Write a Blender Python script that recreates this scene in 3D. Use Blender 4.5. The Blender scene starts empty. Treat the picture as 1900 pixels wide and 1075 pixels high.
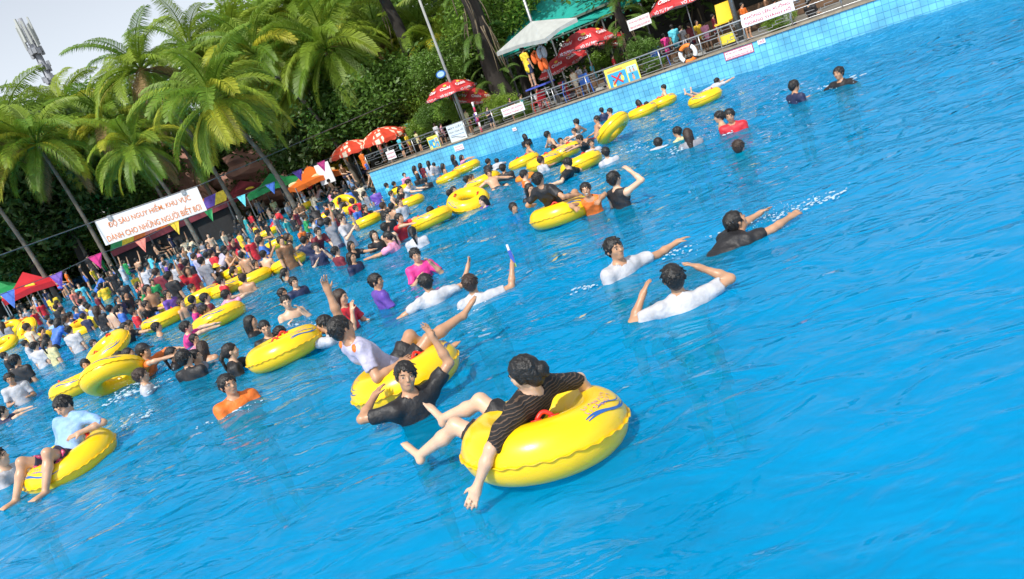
import bpy, bmesh, math, random
import numpy as np
from mathutils import Vector, Matrix, Euler

rad = math.radians
S = bpy.context.scene
COL = S.collection
random.seed(7)

# ---------------------------------------------------------------- camera
CAM_H, FPX, ROLL, V0 = 2.35, 1450.0, rad(20.8), -357.0
PITCH = math.atan(-V0 / FPX)
_F = Vector((0, math.cos(PITCH), -math.sin(PITCH)))
_R = Vector((1, 0, 0))
_U = Vector((0, math.sin(PITCH), math.cos(PITCH)))
CX = _R * math.cos(ROLL) - _U * math.sin(ROLL)
CY = _R * math.sin(ROLL) + _U * math.cos(ROLL)
CPOS = Vector((0, 0, CAM_H))
cam_d = bpy.data.cameras.new('camera')
cam_d.sensor_width = 36.0
cam_d.lens = 36.0 * FPX / 1900.0
cam_d.clip_end = 3000
cam_d.clip_start = 0.05
cam = bpy.data.objects.new('camera', cam_d)
COL.objects.link(cam)
m = Matrix((CX, CY, -_F)).transposed().to_4x4()
m.translation = CPOS
cam.matrix_world = m
S.camera = cam

# ---------------------------------------------------------------- sky, sun, exposure
SUN_EL, SUN_AZ = rad(51), rad(208)          # azimuth clockwise from +Y: behind the camera, a little left
W = bpy.data.worlds.new('World')
S.world = W
W.use_nodes = True
nt = W.node_tree
bg = nt.nodes['Background']
sky = nt.nodes.new('ShaderNodeTexSky')
sky.sky_type = 'NISHITA'
sky.sun_disc = False
sky.sun_elevation = SUN_EL
sky.sun_rotation = SUN_AZ
sky.air_density = 1.0
sky.dust_density = 1.0
sky.ozone_density = 1.0
hs = nt.nodes.new('ShaderNodeHueSaturation')
hs.inputs['Saturation'].default_value = 0.35
nt.links.new(sky.outputs[0], hs.inputs['Color'])
nt.links.new(hs.outputs[0], bg.inputs['Color'])
bg.inputs['Strength'].default_value = 0.15
sun_d = bpy.data.lights.new('sun', 'SUN')
sun_d.energy = 3.8
sun_d.angle = rad(0.6)
sun_d.color = (1.0, 0.95, 0.87)
sun = bpy.data.objects.new('sun', sun_d)
COL.objects.link(sun)
to_sun = Vector((math.sin(SUN_AZ) * math.cos(SUN_EL), math.cos(SUN_AZ) * math.cos(SUN_EL), math.sin(SUN_EL)))
sun.rotation_euler = to_sun.to_track_quat('Z', 'Y').to_euler()
sun.location = (0, 0, 40)
S.view_settings.view_transform = 'Standard'
S.view_settings.look = 'None'
S.view_settings.exposure = 0.3
S.view_settings.gamma = 1.0
S.view_settings.use_curve_mapping = False
S.cycles.max_bounces = 6
S.cycles.transparent_max_bounces = 8
S.cycles.sample_clamp_indirect = 6

# ---------------------------------------------------------------- where a picture point lies in the place
def ray(x, y):
    dx, dy = x - 950.0, y - 537.5
    return (_F * FPX + CX * dx - CY * dy)
def G(x, y, z=0.0):                      # on the level plane of height z
    d = ray(x, y)
    return CPOS + d * ((z - CAM_H) / d.z)
def D(x, y, dep):                        # at a given distance along the view
    return CPOS + ray(x, y) * (dep / FPX)

# ---------------------------------------------------------------- materials
MATS = {}
def ramp(nt, stops):
    r = nt.nodes.new('ShaderNodeValToRGB')
    e = r.color_ramp.elements
    while len(e) < len(stops): e.new(0.5)
    for k, (p, c) in enumerate(stops):
        e[k].position = p
        e[k].color = (c[0], c[1], c[2], 1)
    return r
def mat(name, col, rough=0.6, var=0.15, scale=6.0, bump=0.0, metal=0.0, spec=None, bscale=None, transl=0.0, rnd=None, coat=0.0, sss=0.0, world=False):
    if name in MATS: return MATS[name]
    M = bpy.data.materials.new(name)
    M.use_nodes = True
    n = M.node_tree
    p = n.nodes['Principled BSDF']
    p.inputs['Roughness'].default_value = rough
    p.inputs['Metallic'].default_value = metal
    if spec is not None: p.inputs['Specular IOR Level'].default_value = spec
    if coat: p.inputs['Coat Weight'].default_value = coat
    if sss:
        p.inputs['Subsurface Weight'].default_value = sss
        p.inputs['Subsurface Radius'].default_value = (0.02, 0.008, 0.004)
    tc = n.nodes.new('ShaderNodeTexCoord')
    nz = n.nodes.new('ShaderNodeTexNoise')
    nz.inputs['Scale'].default_value = scale
    nz.inputs['Detail'].default_value = 4
    if world:
        ge = n.nodes.new('ShaderNodeNewGeometry'); n.links.new(ge.outputs['Position'], nz.inputs['Vector'])
    else: n.links.new(tc.outputs['Object'], nz.inputs['Vector'])
    lo = [max(0, c * (1 - var)) for c in col]
    hi = [min(1, c * (1 + var)) for c in col]
    r = ramp(n, [(0.3, lo), (0.7, hi)])
    n.links.new(nz.outputs['Fac'], r.inputs['Fac'])
    out = r.outputs['Color']
    if rnd is not None:
        oi = n.nodes.new('ShaderNodeObjectInfo')
        mx = n.nodes.new('ShaderNodeMix'); mx.data_type = 'RGBA'
        n.links.new(oi.outputs['Random'], mx.inputs[0])
        r2 = ramp(n, [(0.3, [c * (1 - var) for c in rnd]), (0.7, [min(1, c * (1 + var)) for c in rnd])])
        n.links.new(nz.outputs['Fac'], r2.inputs['Fac'])
        n.links.new(out, mx.inputs[6]); n.links.new(r2.outputs[0], mx.inputs[7])
        out = mx.outputs[2]
    n.links.new(out, p.inputs['Base Color'])
    if bump:
        nb = n.nodes.new('ShaderNodeTexNoise')
        nb.inputs['Scale'].default_value = bscale or scale * 4
        nb.inputs['Detail'].default_value = 3
        n.links.new(tc.outputs['Object'], nb.inputs['Vector'])
        b = n.nodes.new('ShaderNodeBump')
        b.inputs['Strength'].default_value = bump
        b.inputs['Distance'].default_value = 0.02
        n.links.new(nb.outputs['Fac'], b.inputs['Height'])
        n.links.new(b.outputs[0], p.inputs['Normal'])
    if transl:
        tr = n.nodes.new('ShaderNodeBsdfTranslucent')
        n.links.new(out, tr.inputs['Color'])
        ms = n.nodes.new('ShaderNodeMixShader')
        ms.inputs[0].default_value = transl
        o = n.nodes['Material Output']
        n.links.new(p.outputs[0], ms.inputs[1]); n.links.new(tr.outputs[0], ms.inputs[2])
        n.links.new(ms.outputs[0], o.inputs['Surface'])
    MATS[name] = M
    return M

# ---------------------------------------------------------------- mesh helpers
def tag(o, label=None, cat=None, group=None, kind=None):
    if label: o['label'] = label
    if cat: o['category'] = cat
    if group: o['group'] = group
    if kind: o['kind'] = kind
    return o
def empty(name, loc=(0, 0, 0), rz=0.0):
    o = bpy.data.objects.new(name, None)
    o.empty_display_size = 0.1
    COL.objects.link(o)
    o.location = loc; o.rotation_euler = (0, 0, rz)
    return o
def link(name, mesh, parent=None, mx=None, material=None):
    o = bpy.data.objects.new(name, mesh)
    COL.objects.link(o)
    if parent is not None: o.parent = parent
    if mx is not None: o.matrix_local = mx
    if material is not None:
        if not mesh.materials: mesh.materials.append(None)
        o.material_slots[0].link = 'OBJECT'
        o.material_slots[0].material = material
    return o
def copy_tree(o, parent=None):
    c = o.copy(); COL.objects.link(c)
    c.parent = parent
    for ch in list(o.children): copy_tree(ch, c)
    return c
class MB:                                 # collects shapes into one mesh
    def __init__(s): s.v = []; s.f = []
    def add(s, vs, fs):
        b = len(s.v)
        s.v += [tuple(v) for v in vs]
        s.f += [[b + i for i in f] for f in fs]
        return s
    def box(s, c, size, R=None):
        hx, hy, hz = size[0] / 2, size[1] / 2, size[2] / 2
        P = [Vector((x, y, z)) for z in (-hz, hz) for y in (-hy, hy) for x in (-hx, hx)]
        if R is not None: P = [R @ p for p in P]
        c = Vector(c)
        return s.add([c + p for p in P], [(0, 2, 3, 1), (4, 5, 7, 6), (0, 1, 5, 4), (2, 6, 7, 3), (0, 4, 6, 2), (1, 3, 7, 5)])
    def tube(s, pts, rs, n=8, closed=False):
        pts = [Vector(p) for p in pts]
        if not hasattr(rs, '__len__'): rs = [rs] * len(pts)
        N = len(pts); V = []; up = None
        for i, p in enumerate(pts):
            if closed: t = pts[(i + 1) % N] - pts[i - 1]
            else: t = pts[min(i + 1, N - 1)] - pts[max(i - 1, 0)]
            t.normalize()
            if up is None:
                up = Vector((0, 0, 1)) if abs(t.z) < 0.9 else Vector((1, 0, 0))
            a = t.cross(up)
            if a.length < 1e-5: a = t.cross(Vector((0.3, 1, 0.2)))
            a.normalize(); b = a.cross(t); up = b
            for k in range(n):
                q = 2 * math.pi * k / n
                V.append(p + (a * math.cos(q) + b * math.sin(q)) * rs[i])
        Fc = []
        for i in range(N if closed else N - 1):
            j = (i + 1) % N
            for k in range(n):
                Fc.append((i * n + k, i * n + (k + 1) % n, j * n + (k + 1) % n, j * n + k))
        if not closed:
            Fc.append(tuple(range(n))[::-1]); Fc.append(tuple((N - 1) * n + k for k in range(n)))
        return s.add(V, Fc)
    def mesh(s, name, smooth=False, fix=True):
        me = bpy.data.meshes.new(name)
        me.from_pydata(s.v, [], s.f)
        if fix:
            bm = bmesh.new(); bm.from_mesh(me)
            bmesh.ops.recalc_face_normals(bm, faces=bm.faces)
            bm.to_mesh(me); bm.free()
        if smooth:
            me.polygons.foreach_set('use_smooth', [True] * len(me.polygons))
        me.update()
        return me
    def build(s, name, M, parent=None, smooth=False, mx=None, fix=True):
        me = s.mesh(name, smooth, fix)
        me.materials.append(M)
        return link(name, me, parent, mx)
def frame(o, x, y, z):
    mm = Matrix((Vector(x), Vector(y), Vector(z))).transposed().to_4x4()
    mm.translation = Vector(o)
    return mm
TXT = {}
def text_mesh(body, w=None, h=None, bold=0.0):
    key = (body, w, h, bold)
    if key in TXT: return TXT[key]
    c = bpy.data.curves.new('lettering', 'FONT')
    c.body = body
    c.align_x = 'CENTER'
    c.align_y = 'CENTER'
    c.size = 1.0
    c.offset = bold
    c.resolution_u = 3
    o = bpy.data.objects.new('lettering', c)
    COL.objects.link(o)
    dg = bpy.context.evaluated_depsgraph_get()
    me = bpy.data.meshes.new_from_object(o.evaluated_get(dg))
    bpy.data.objects.remove(o)
    n = len(me.vertices)
    co = np.empty(n * 3); me.vertices.foreach_get('co', co); co = co.reshape(-1, 3)
    lo, hi = co.min(0), co.max(0)
    co -= (lo + hi) / 2
    sx = w / (hi[0] - lo[0]) if w else None
    sy = h / (hi[1] - lo[1]) if h else None
    co[:, 0] *= sx or sy; co[:, 1] *= sy or sx
    me.vertices.foreach_set('co', co.ravel()); me.update()
    me.materials.clear()
    me.name = 'lettering'
    TXT[key] = me
    return me
def text(body, parent, mx, M, w=None, h=None, bold=0.0):
    return link('lettering', text_mesh(body, w, h, bold), parent, mx, M)
# ================================================================ the setting
WALL_Z = 0.86
_a, _b = G(1500, 42, WALL_Z), G(700, 315, WALL_Z)
WV = (_a - _b); WV.z = 0; WLEN = WV.length; WV.normalize()          # along the wall, to the right
WN = Vector((WV.y, -WV.x, 0))                                        # out of the wall, over the water
if WN.y > 0: WN = -WN
W0 = _b.copy()
def K(x, y, off=0.0):                    # picture point on the upright plane `off` metres behind the wall face
    d = ray(x, y); n = -WN
    p0 = W0 + n * off
    return CPOS + d * ((p0 - CPOS).dot(n) / d.dot(n))
def Wp(t, off, z):                       # t metres right of the wall's left end, off metres behind it
    p = W0 + WV * t - WN * off
    return Vector((p.x, p.y, z))
def wt(x, y, off=0.0):
    return (K(x, y, off) - W0).dot(WV)
WALL_L, WALL_R = -0.6, WLEN + 16.0

# ---- ground, with the pool cut out
SHORE = [G(x, y, 0.05) for x, y in [(640, 345), (560, 375), (480, 402), (400, 430), (320, 462), (240, 496), (160, 530), (70, 566), (-60, 612), (-220, 665)]]
pool_poly = [Wp(WALL_R, 0.1, 0), Wp(WALL_L, 0.1, 0)] + SHORE + [Vector((-70, 10, 0)), Vector((-70, -25, 0)), Vector((60, -25, 0))]
pool_poly = [Vector((p.x, p.y, 0.06)) for p in pool_poly]
bm = bmesh.new()
outer = [bm.verts.new((x, y, 0.06)) for x, y in [(-500, -120), (500, -120), (500, 900), (-500, 900)]]
inner = [bm.verts.new(p) for p in pool_poly]
eds = [bm.edges.new((L[i], L[(i + 1) % len(L)])) for L in (outer, inner) for i in range(len(L))]
bmesh.ops.triangle_fill(bm, edges=eds, use_beauty=True)
for f in bm.faces:
    f.normal_update()
    if f.normal.z < 0: f.normal_flip()
me = bpy.data.meshes.new('ground'); bm.to_mesh(me); bm.free()
me.materials.append(mat('ground_soil', (0.11, 0.10, 0.06), 0.95, 0.5, 0.7, 0.4))
tag(link('ground', me), kind='structure')

# ---- pool floor
def shore_dist(x, y):
    best = 1e9
    for i in range(len(SHORE) - 1):
        a, b = SHORE[i], SHORE[i + 1]
        ax, ay, bx, by = a.x, a.y, b.x, b.y
        t = ((x - ax) * (bx - ax) + (y - ay) * (by - ay)) / ((bx - ax) ** 2 + (by - ay) ** 2)
        t = np.clip(t, 0, 1)
        d = np.hypot(x - ax - t * (bx - ax), y - ay - t * (by - ay))
        best = np.minimum(best, d)
    return best
xs = np.linspace(-72, 62, 90); ys = np.linspace(-26, 75, 70)
X, Y = np.meshgrid(xs, ys, indexing='ij')
Zf = -1.5 * np.clip(shore_dist(X, Y) / 26.0, 0, 1) - 0.03
def grid_mesh(name, X, Y, Z, smooth=True):
    nx, ny = X.shape
    me = bpy.data.meshes.new(name)
    co = np.stack([X, Y, Z], -1).reshape(-1, 3)
    i = np.arange(nx * ny).reshape(nx, ny)
    q = np.stack([i[:-1, :-1], i[1:, :-1], i[1:, 1:], i[:-1, 1:]], -1).reshape(-1, 4)
    me.vertices.add(len(co)); me.vertices.foreach_set('co', co.ravel())
    me.loops.add(q.size); me.loops.foreach_set('vertex_index', q.ravel())
    me.polygons.add(len(q)); me.polygons.foreach_set('loop_start', np.arange(0, q.size, 4))
    if smooth: me.polygons.foreach_set('use_smooth', np.ones(len(q), bool))
    me.update(); me.validate()
    return me
fm = grid_mesh('pool_floor', X, Y, Zf)
fm.materials.append(mat('pool_floor_paint', (0.09, 0.55, 0.74), 0.6, 0.12, 0.6))
tag(link('pool_floor', fm), kind='structure')

# ---- water with the swell of the wave machine
random.seed(3)
WAVES = []
for k in range(26):
    lam = 0.45 * 1.17 ** k
    lam = min(lam, 9.0)
    ang = rad(random.gauss(75, 34))
    WAVES.append((2 * math.pi / lam, math.cos(ang), math.sin(ang), random.uniform(0, 6.3), 0.0105 * lam ** 0.72 if lam < 3 else 0.02))
def wave(x, y):
    z = 0.0
    wx = x + 0.35 * np.sin(0.9 * y + 0.4 * x) + 0.2 * np.sin(2.1 * x - 1.3 * y)
    wy = y + 0.35 * np.sin(0.8 * x - 0.5 * y) + 0.2 * np.sin(1.7 * y + 1.9 * x)
    for k, cx, sy, ph, a in WAVES:
        s_ = np.sin(k * (cx * wx + sy * wy) + ph)
        z = z + a * (1.0 - 2.0 * np.abs(s_) ** 0.8 if k > 2.5 else s_)
    calm = np.clip((np.hypot(x - 4.5, y - 3.0) - 1.5) / 9.0, 0.35, 1.0)   # smoother water close in front
    return z * calm * 0.62
def stretch(a, b, near, far, c):
    out = [a]
    while out[-1] < b:
        d = abs(out[-1] - c)
        out.append(out[-1] + min(far, near + d * 0.0085))
    return np.array(out)
xw = stretch(-75, 62, 0.055, 0.6, 0.0)
yw = stretch(-6, 78, 0.055, 0.55, 2.0)
X, Y = np.meshgrid(xw, yw, indexing='ij')
Zw = wave(X, Y)
wm = grid_mesh('water', X, Y, Zw)
WM = bpy.data.materials.new('pool_water'); WM.use_nodes = True
n = WM.node_tree; n.nodes.remove(n.nodes['Principled BSDF'])
tc = n.nodes.new('ShaderNodeTexCoord')
def noise_node(sc, det, stretch_v, rot=0.0, dist=0.0):
    mp = n.nodes.new('ShaderNodeMapping')
    mp.inputs['Scale'].default_value = stretch_v
    mp.inputs['Rotation'].default_value = (0, 0, rot)
    n.links.new(tc.outputs['Object'], mp.inputs['Vector'])
    z = n.nodes.new('ShaderNodeTexNoise')
    z.inputs['Scale'].default_value = sc; z.inputs['Detail'].default_value = det
    z.inputs['Distortion'].default_value = dist
    n.links.new(mp.outputs[0], z.inputs['Vector'])
    return z
n1 = noise_node(2.4, 2.0, (0.7, 1.2, 1), rad(-14), 0.9)
n2 = noise_node(8.0, 2.0, (0.6, 1.2, 1), rad(12), 0.4)
b1 = n.nodes.new('ShaderNodeBump'); b1.inputs['Strength'].default_value = 0.6; b1.inputs['Distance'].default_value = 0.10
b2 = n.nodes.new('ShaderNodeBump'); b2.inputs['Strength'].default_value = 0.28; b2.inputs['Distance'].default_value = 0.025
n.links.new(n1.outputs['Fac'], b1.inputs['Height']); n.links.new(n2.outputs['Fac'], b2.inputs['Height'])
n.links.new(b1.outputs[0], b2.inputs['Normal'])
n3 = noise_node(1.0, 4.0, (0.45, 1.35, 1), rad(-10), 1.3)
b3 = n.nodes.new('ShaderNodeBump'); b3.inputs['Strength'].default_value = 0.4; b3.inputs['Distance'].default_value = 0.22
n.links.new(n3.outputs['Fac'], b3.inputs['Height']); n.links.new(b2.outputs[0], b3.inputs['Normal'])
df = n.nodes.new('ShaderNodeBsdfDiffuse'); df.inputs['Color'].default_value = (0.0, 0.365, 0.67, 1)
n.links.new(b3.outputs[0], df.inputs['Normal'])
tp = n.nodes.new('ShaderNodeBsdfTransparent'); tp.inputs['Color'].default_value = (0.03, 0.76, 0.98, 1)
mx1 = n.nodes.new('ShaderNodeMixShader')
# clearness follows the depth of the water, stored per vertex when the sheet is made
at = n.nodes.new('ShaderNodeAttribute'); at.attribute_name = 'clear'
tr_ = ramp(n, [(0.66, (0.02, 0.74, 0.98)), (0.84, (0.50, 0.90, 1.0))])
n.links.new(at.outputs['Fac'], tr_.inputs['Fac']); n.links.new(tr_.outputs[0], tp.inputs['Color'])
n.links.new(at.outputs['Fac'], mx1.inputs[0])
rf = n.nodes.new('ShaderNodeBsdfRefraction'); n.links.new(tr_.outputs[0], rf.inputs['Color']); rf.inputs['IOR'].default_value = 1.33; rf.inputs['Roughness'].default_value = 0.06
n.links.new(b2.outputs[0], rf.inputs['Normal'])
mxr = n.nodes.new('ShaderNodeMixShader'); mxr.inputs[0].default_value = 0.62
n.links.new(rf.outputs[0], mxr.inputs[2]); n.links.new(tp.outputs[0], mxr.inputs[1])
n.links.new(df.outputs[0], mx1.inputs[1]); n.links.new(mxr.outputs[0], mx1.inputs[2])
gl = n.nodes.new('ShaderNodeBsdfGlossy'); gl.inputs['Roughness'].default_value = 0.04
n.links.new(b2.outputs[0], gl.inputs['Normal'])
fr = n.nodes.new('ShaderNodeFresnel'); fr.inputs['IOR'].default_value = 1.33
n.links.new(b2.outputs[0], fr.inputs['Normal'])
mx2 = n.nodes.new('ShaderNodeMixShader')
fm2 = n.nodes.new('ShaderNodeMath'); fm2.operation = 'MULTIPLY'; fm2.inputs[1].default_value = 0.7
n.links.new(fr.outputs[0], fm2.inputs[0]); n.links.new(fm2.outputs[0], mx2.inputs[0]); n.links.new(mx1.outputs[0], mx2.inputs[1]); n.links.new(gl.outputs[0], mx2.inputs[2])
n.links.new(mx2.outputs[0], n.nodes['Material Output'].inputs['Surface'])
att = wm.attributes.new('clear', 'FLOAT', 'POINT')
dd = shore_dist(X, Y)
att.data.foreach_set('value', (0.84 - 0.20 * np.clip((dd - 4) / 22.0, 0, 1)).ravel().astype(np.float32))
wm.materials.append(WM)
tag(link('water', wm), kind='structure')

# ---- pool wall with its tiles, and the deck behind
wall = empty('pool_wall', Wp(0, 0, 0)); tag(wall, 'light blue tiled side wall of the wave pool below the railing', 'wall')
RW = Matrix((WV, -WN, Vector((0, 0, 1)))).transposed()               # local x along wall, y into the deck
def wall_local(p): return Vector(p) - wall.location
paint = mat('wall_grout', (0.07, 0.34, 0.55), 0.7, 0.15, 3.0)
tilem = mat('wall_tile', (0.11, 0.43, 0.66), 0.32, 0.28, 1.1, 0.0, rnd=(0.16, 0.52, 0.74), world=True)
mb = MB(); mb.box(wall_local(Wp((WALL_L + WALL_R) / 2, 0.14, (WALL_Z - 1.5) / 2 - 0.02)), (WALL_R - WALL_L, 0.22, WALL_Z + 1.5), RW)
mb.build('wall_core', paint, wall)
mb = MB(); mb.box(wall_local(Wp((WALL_L + WALL_R) / 2, 0.17, WALL_Z + 0.02)), (WALL_R - WALL_L, 0.42, 0.06), RW)
mb.build('coping', mat('coping_stone', (0.30, 0.25, 0.18), 0.8, 0.3, 3.0, 0.3), wall)
TW, TH = 0.2, 0.205
tile = MB().box((0, 0, 0), (TW - 0.012, 0.03, TH - 0.012)).mesh('tile')
bm = bmesh.new(); bm.from_mesh(tile); bmesh.ops.bevel(bm, geom=list(bm.edges), offset=0.004, segments=1); bm.to_mesh(tile); bm.free()
t_first = wt(1130, 185)
cand = []
t = WALL_L + 0.1
rest = MB()
cols_vis = []
while t < WALL_R - 0.1:
    cols_vis.append(t); t += TW
t_last = wt(1790, 0)
near_cols = sorted([c for c in cols_vis if c < t_last + 0.2], reverse=True)[:60]
for c in cols_vis:
    for r_ in range(6):
        p = Wp(c, 0.02 + random.uniform(-0.002, 0.003), WALL_Z - 0.02 - TH * (r_ + 0.5))
        if c in near_cols and r_ < 5:
            o = link('tile', tile, wall, Matrix.Translation(wall_local(p)) @ RW.to_4x4(), tilem)
        else:
            rest.box(wall_local(p), (TW - 0.012, 0.03, TH - 0.012), RW)
tag(rest.build('tile_field', tilem, wall), kind='stuff')

DECK_B = 16.0
mb = MB(); mb.box(Wp((WALL_L + WALL_R) / 2, DECK_B / 2 + 0.26, WALL_Z / 2 - 0.03), (WALL_R - WALL_L, DECK_B, WALL_Z + 0.02), RW)
tag(mb.build('pool_deck', mat('deck_concrete', (0.16, 0.15, 0.13), 0.9, 0.35, 1.2, 0.3)), kind='structure')
# ================================================================ bodies grown from distance fields
def nrm(v):
    v = np.asarray(v, float); return v / np.linalg.norm(v)
def rcone(a, b, ra, rb, k=0.03):
    a = np.asarray(a, float); b = np.asarray(b, float)
    ba = b - a; L2 = max(ba @ ba, 1e-9); r = max(ra, rb)
    def f(P):
        q = P - a
        t = np.clip((q @ ba) / L2, 0, 1)
        return np.sqrt(((q - t[..., None] * ba) ** 2).sum(-1)) - (ra + (rb - ra) * t)
    return (f, np.minimum(a, b) - r, np.maximum(a, b) + r, k, '+')
def flatcone(a, b, ra, rb, side, flat, k=0.03):           # a cone squashed across the direction `side` x axis
    a = np.asarray(a, float); b = np.asarray(b, float)
    ax = nrm(b - a); side = nrm(side); dp = np.cross(ax, side)
    L = np.linalg.norm(b - a); r = max(ra, rb)
    def f(P):
        q = P - a
        z = q @ ax; x = q @ side; y = (q @ dp) / flat
        t = np.clip(z / L, 0, 1)
        return (np.sqrt(x * x + y * y + (z - t * L) ** 2) - (ra + (rb - ra) * t)) * (0.5 + 0.5 * flat)
    return (f, np.minimum(a, b) - r, np.maximum(a, b) + r, k, '+')
def ellip(c, r, R=None, k=0.03, op='+'):
    c = np.asarray(c, float); r = np.asarray(r, float)
    R = np.eye(3) if R is None else np.asarray(R, float)   # columns are axes
    def f(P):
        q = ((P - c) @ R)
        k0 = np.sqrt(((q / r) ** 2).sum(-1)) + 1e-9
        k1 = np.sqrt(((q / (r * r)) ** 2).sum(-1)) + 1e-9
        return k0 * (k0 - 1) / k1
    m_ = max(r)
    return (f, c - m_, c + m_, k, op)
def half(p, nvec):                                        # removes what lies beyond p along nvec
    p = np.asarray(p, float); nv = nrm(nvec)
    return (lambda P: (P - p) @ nv, None, None, 0, '&')
_CE = [(0, 0, 0), (1, 0, 0), (0, 1, 0), (1, 1, 0), (0, 0, 1), (1, 0, 1), (0, 1, 1), (1, 1, 1)]
_ED = [(0, 1), (2, 3), (4, 5), (6, 7), (0, 2), (1, 3), (4, 6), (5, 7), (0, 4), (1, 5), (2, 6), (3, 7)]
def sdf_mesh(name, prims, h, wrinkle=0.0, wf=30.0):
    adds = [p for p in prims if p[4] == '+']
    pad = 3 * h + abs(wrinkle)
    lo = np.min([p[1] for p in adds], 0) - pad
    hi = np.max([p[2] for p in adds], 0) + pad
    n = np.ceil((hi - lo) / h).astype(int) + 1
    ax = [lo[i] + h * np.arange(n[i]) for i in range(3)]
    F = np.full(n, 0.5, np.float32)
    def grid(s):
        return np.stack(np.meshgrid(ax[0][s[0]], ax[1][s[1]], ax[2][s[2]], indexing='ij'), -1)
    for f, a, b, k, op in prims:
        if a is None: s = (slice(None),) * 3
        else:
            mg = k + 2.5 * h
            i0 = np.clip(np.floor((a - mg - lo) / h).astype(int), 0, n - 1)
            i1 = np.clip(np.ceil((b + mg - lo) / h).astype(int) + 1, 1, n)
            s = tuple(slice(i0[i], i1[i]) for i in range(3))
        d = f(grid(s)).astype(np.float32)
        cur = F[s]
        if op == '+':
            if k > 0:
                hh = np.maximum(k - np.abs(cur - d), 0) / k
                F[s] = np.minimum(cur, d) - hh * hh * k * 0.25
            else: F[s] = np.minimum(cur, d)
        elif op == '-': F[s] = np.maximum(cur, -d)
        elif op == '&': F[s] = np.maximum(cur, d)
    if wrinkle:
        P = grid((slice(None),) * 3)
        x, y, z = P[..., 0], P[..., 1], P[..., 2]
        F = F + (wrinkle * (np.sin(wf * x + 2.2 * np.sin(wf * .6 * z + 1) + 0.7) * np.sin(wf * .8 * z + 2.0 * np.sin(wf * .7 * y + 0.3)) + 0.6 * np.sin(wf * 1.9 * y + 1.5 * np.sin(wf * x)))).astype(np.float32)
    Sg = F < 0
    c = np.zeros(np.array(F.shape) - 1, np.int8)
    for dx, dy, dz in _CE:
        c += Sg[dx:F.shape[0] - 1 + dx, dy:F.shape[1] - 1 + dy, dz:F.shape[2] - 1 + dz]
    mk = (c > 0) & (c < 8)
    I = np.argwhere(mk)
    V8 = np.stack([F[I[:, 0] + a, I[:, 1] + b, I[:, 2] + d] for a, b, d in _CE], 1)
    acc = np.zeros((len(I), 3)); cnt = np.zeros(len(I))
    CE = np.array(_CE, float)
    for a, b in _ED:
        va, vb = V8[:, a], V8[:, b]
        cr = (va < 0) != (vb < 0)
        t = np.where(cr, va / np.where(cr, va - vb, 1), 0)
        acc += np.where(cr[:, None], CE[a] + t[:, None] * (CE[b] - CE[a]), 0)
        cnt += cr
    co = lo + (I + acc / cnt[:, None]) * h
    ids = np.full(c.shape, -1, np.int32); ids[mk] = np.arange(len(I))
    Q = []
    for axn in range(3):
        o1, o2 = [(1, 2), (2, 0), (0, 1)][axn]
        sl0 = [slice(None)] * 3; sl1 = [slice(None)] * 3
        sl0[axn] = slice(0, -1); sl1[axn] = slice(1, None)
        A = Sg[tuple(sl0)]; B = Sg[tuple(sl1)]
        E = np.argwhere(A != B)
        E = E[(E[:, o1] > 0) & (E[:, o2] > 0) & (E[:, o1] < F.shape[o1] - 1) & (E[:, o2] < F.shape[o2] - 1)]
        if not len(E): continue
        flip = A[E[:, 0], E[:, 1], E[:, 2]]
        def g(d1, d2):
            e = E.copy(); e[:, o1] += d1; e[:, o2] += d2
            return ids[e[:, 0], e[:, 1], e[:, 2]]
        q = np.stack([g(-1, -1), g(0, -1), g(0, 0), g(-1, 0)], 1)
        q[~flip] = q[~flip][:, ::-1]
        Q.append(q)
    q = np.concatenate(Q)
    q = q[(q >= 0).all(1)]
    me = bpy.data.meshes.new(name)
    me.vertices.add(len(co)); me.vertices.foreach_set('co', co.ravel())
    me.loops.add(q.size); me.loops.foreach_set('vertex_index', q.ravel())
    me.polygons.add(len(q)); me.polygons.foreach_set('loop_start', np.arange(0, q.size, 4))
    me.polygons.foreach_set('use_smooth', np.ones(len(q), bool))
    me.update(); me.validate()
    me.materials.append(None)
    return me

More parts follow.
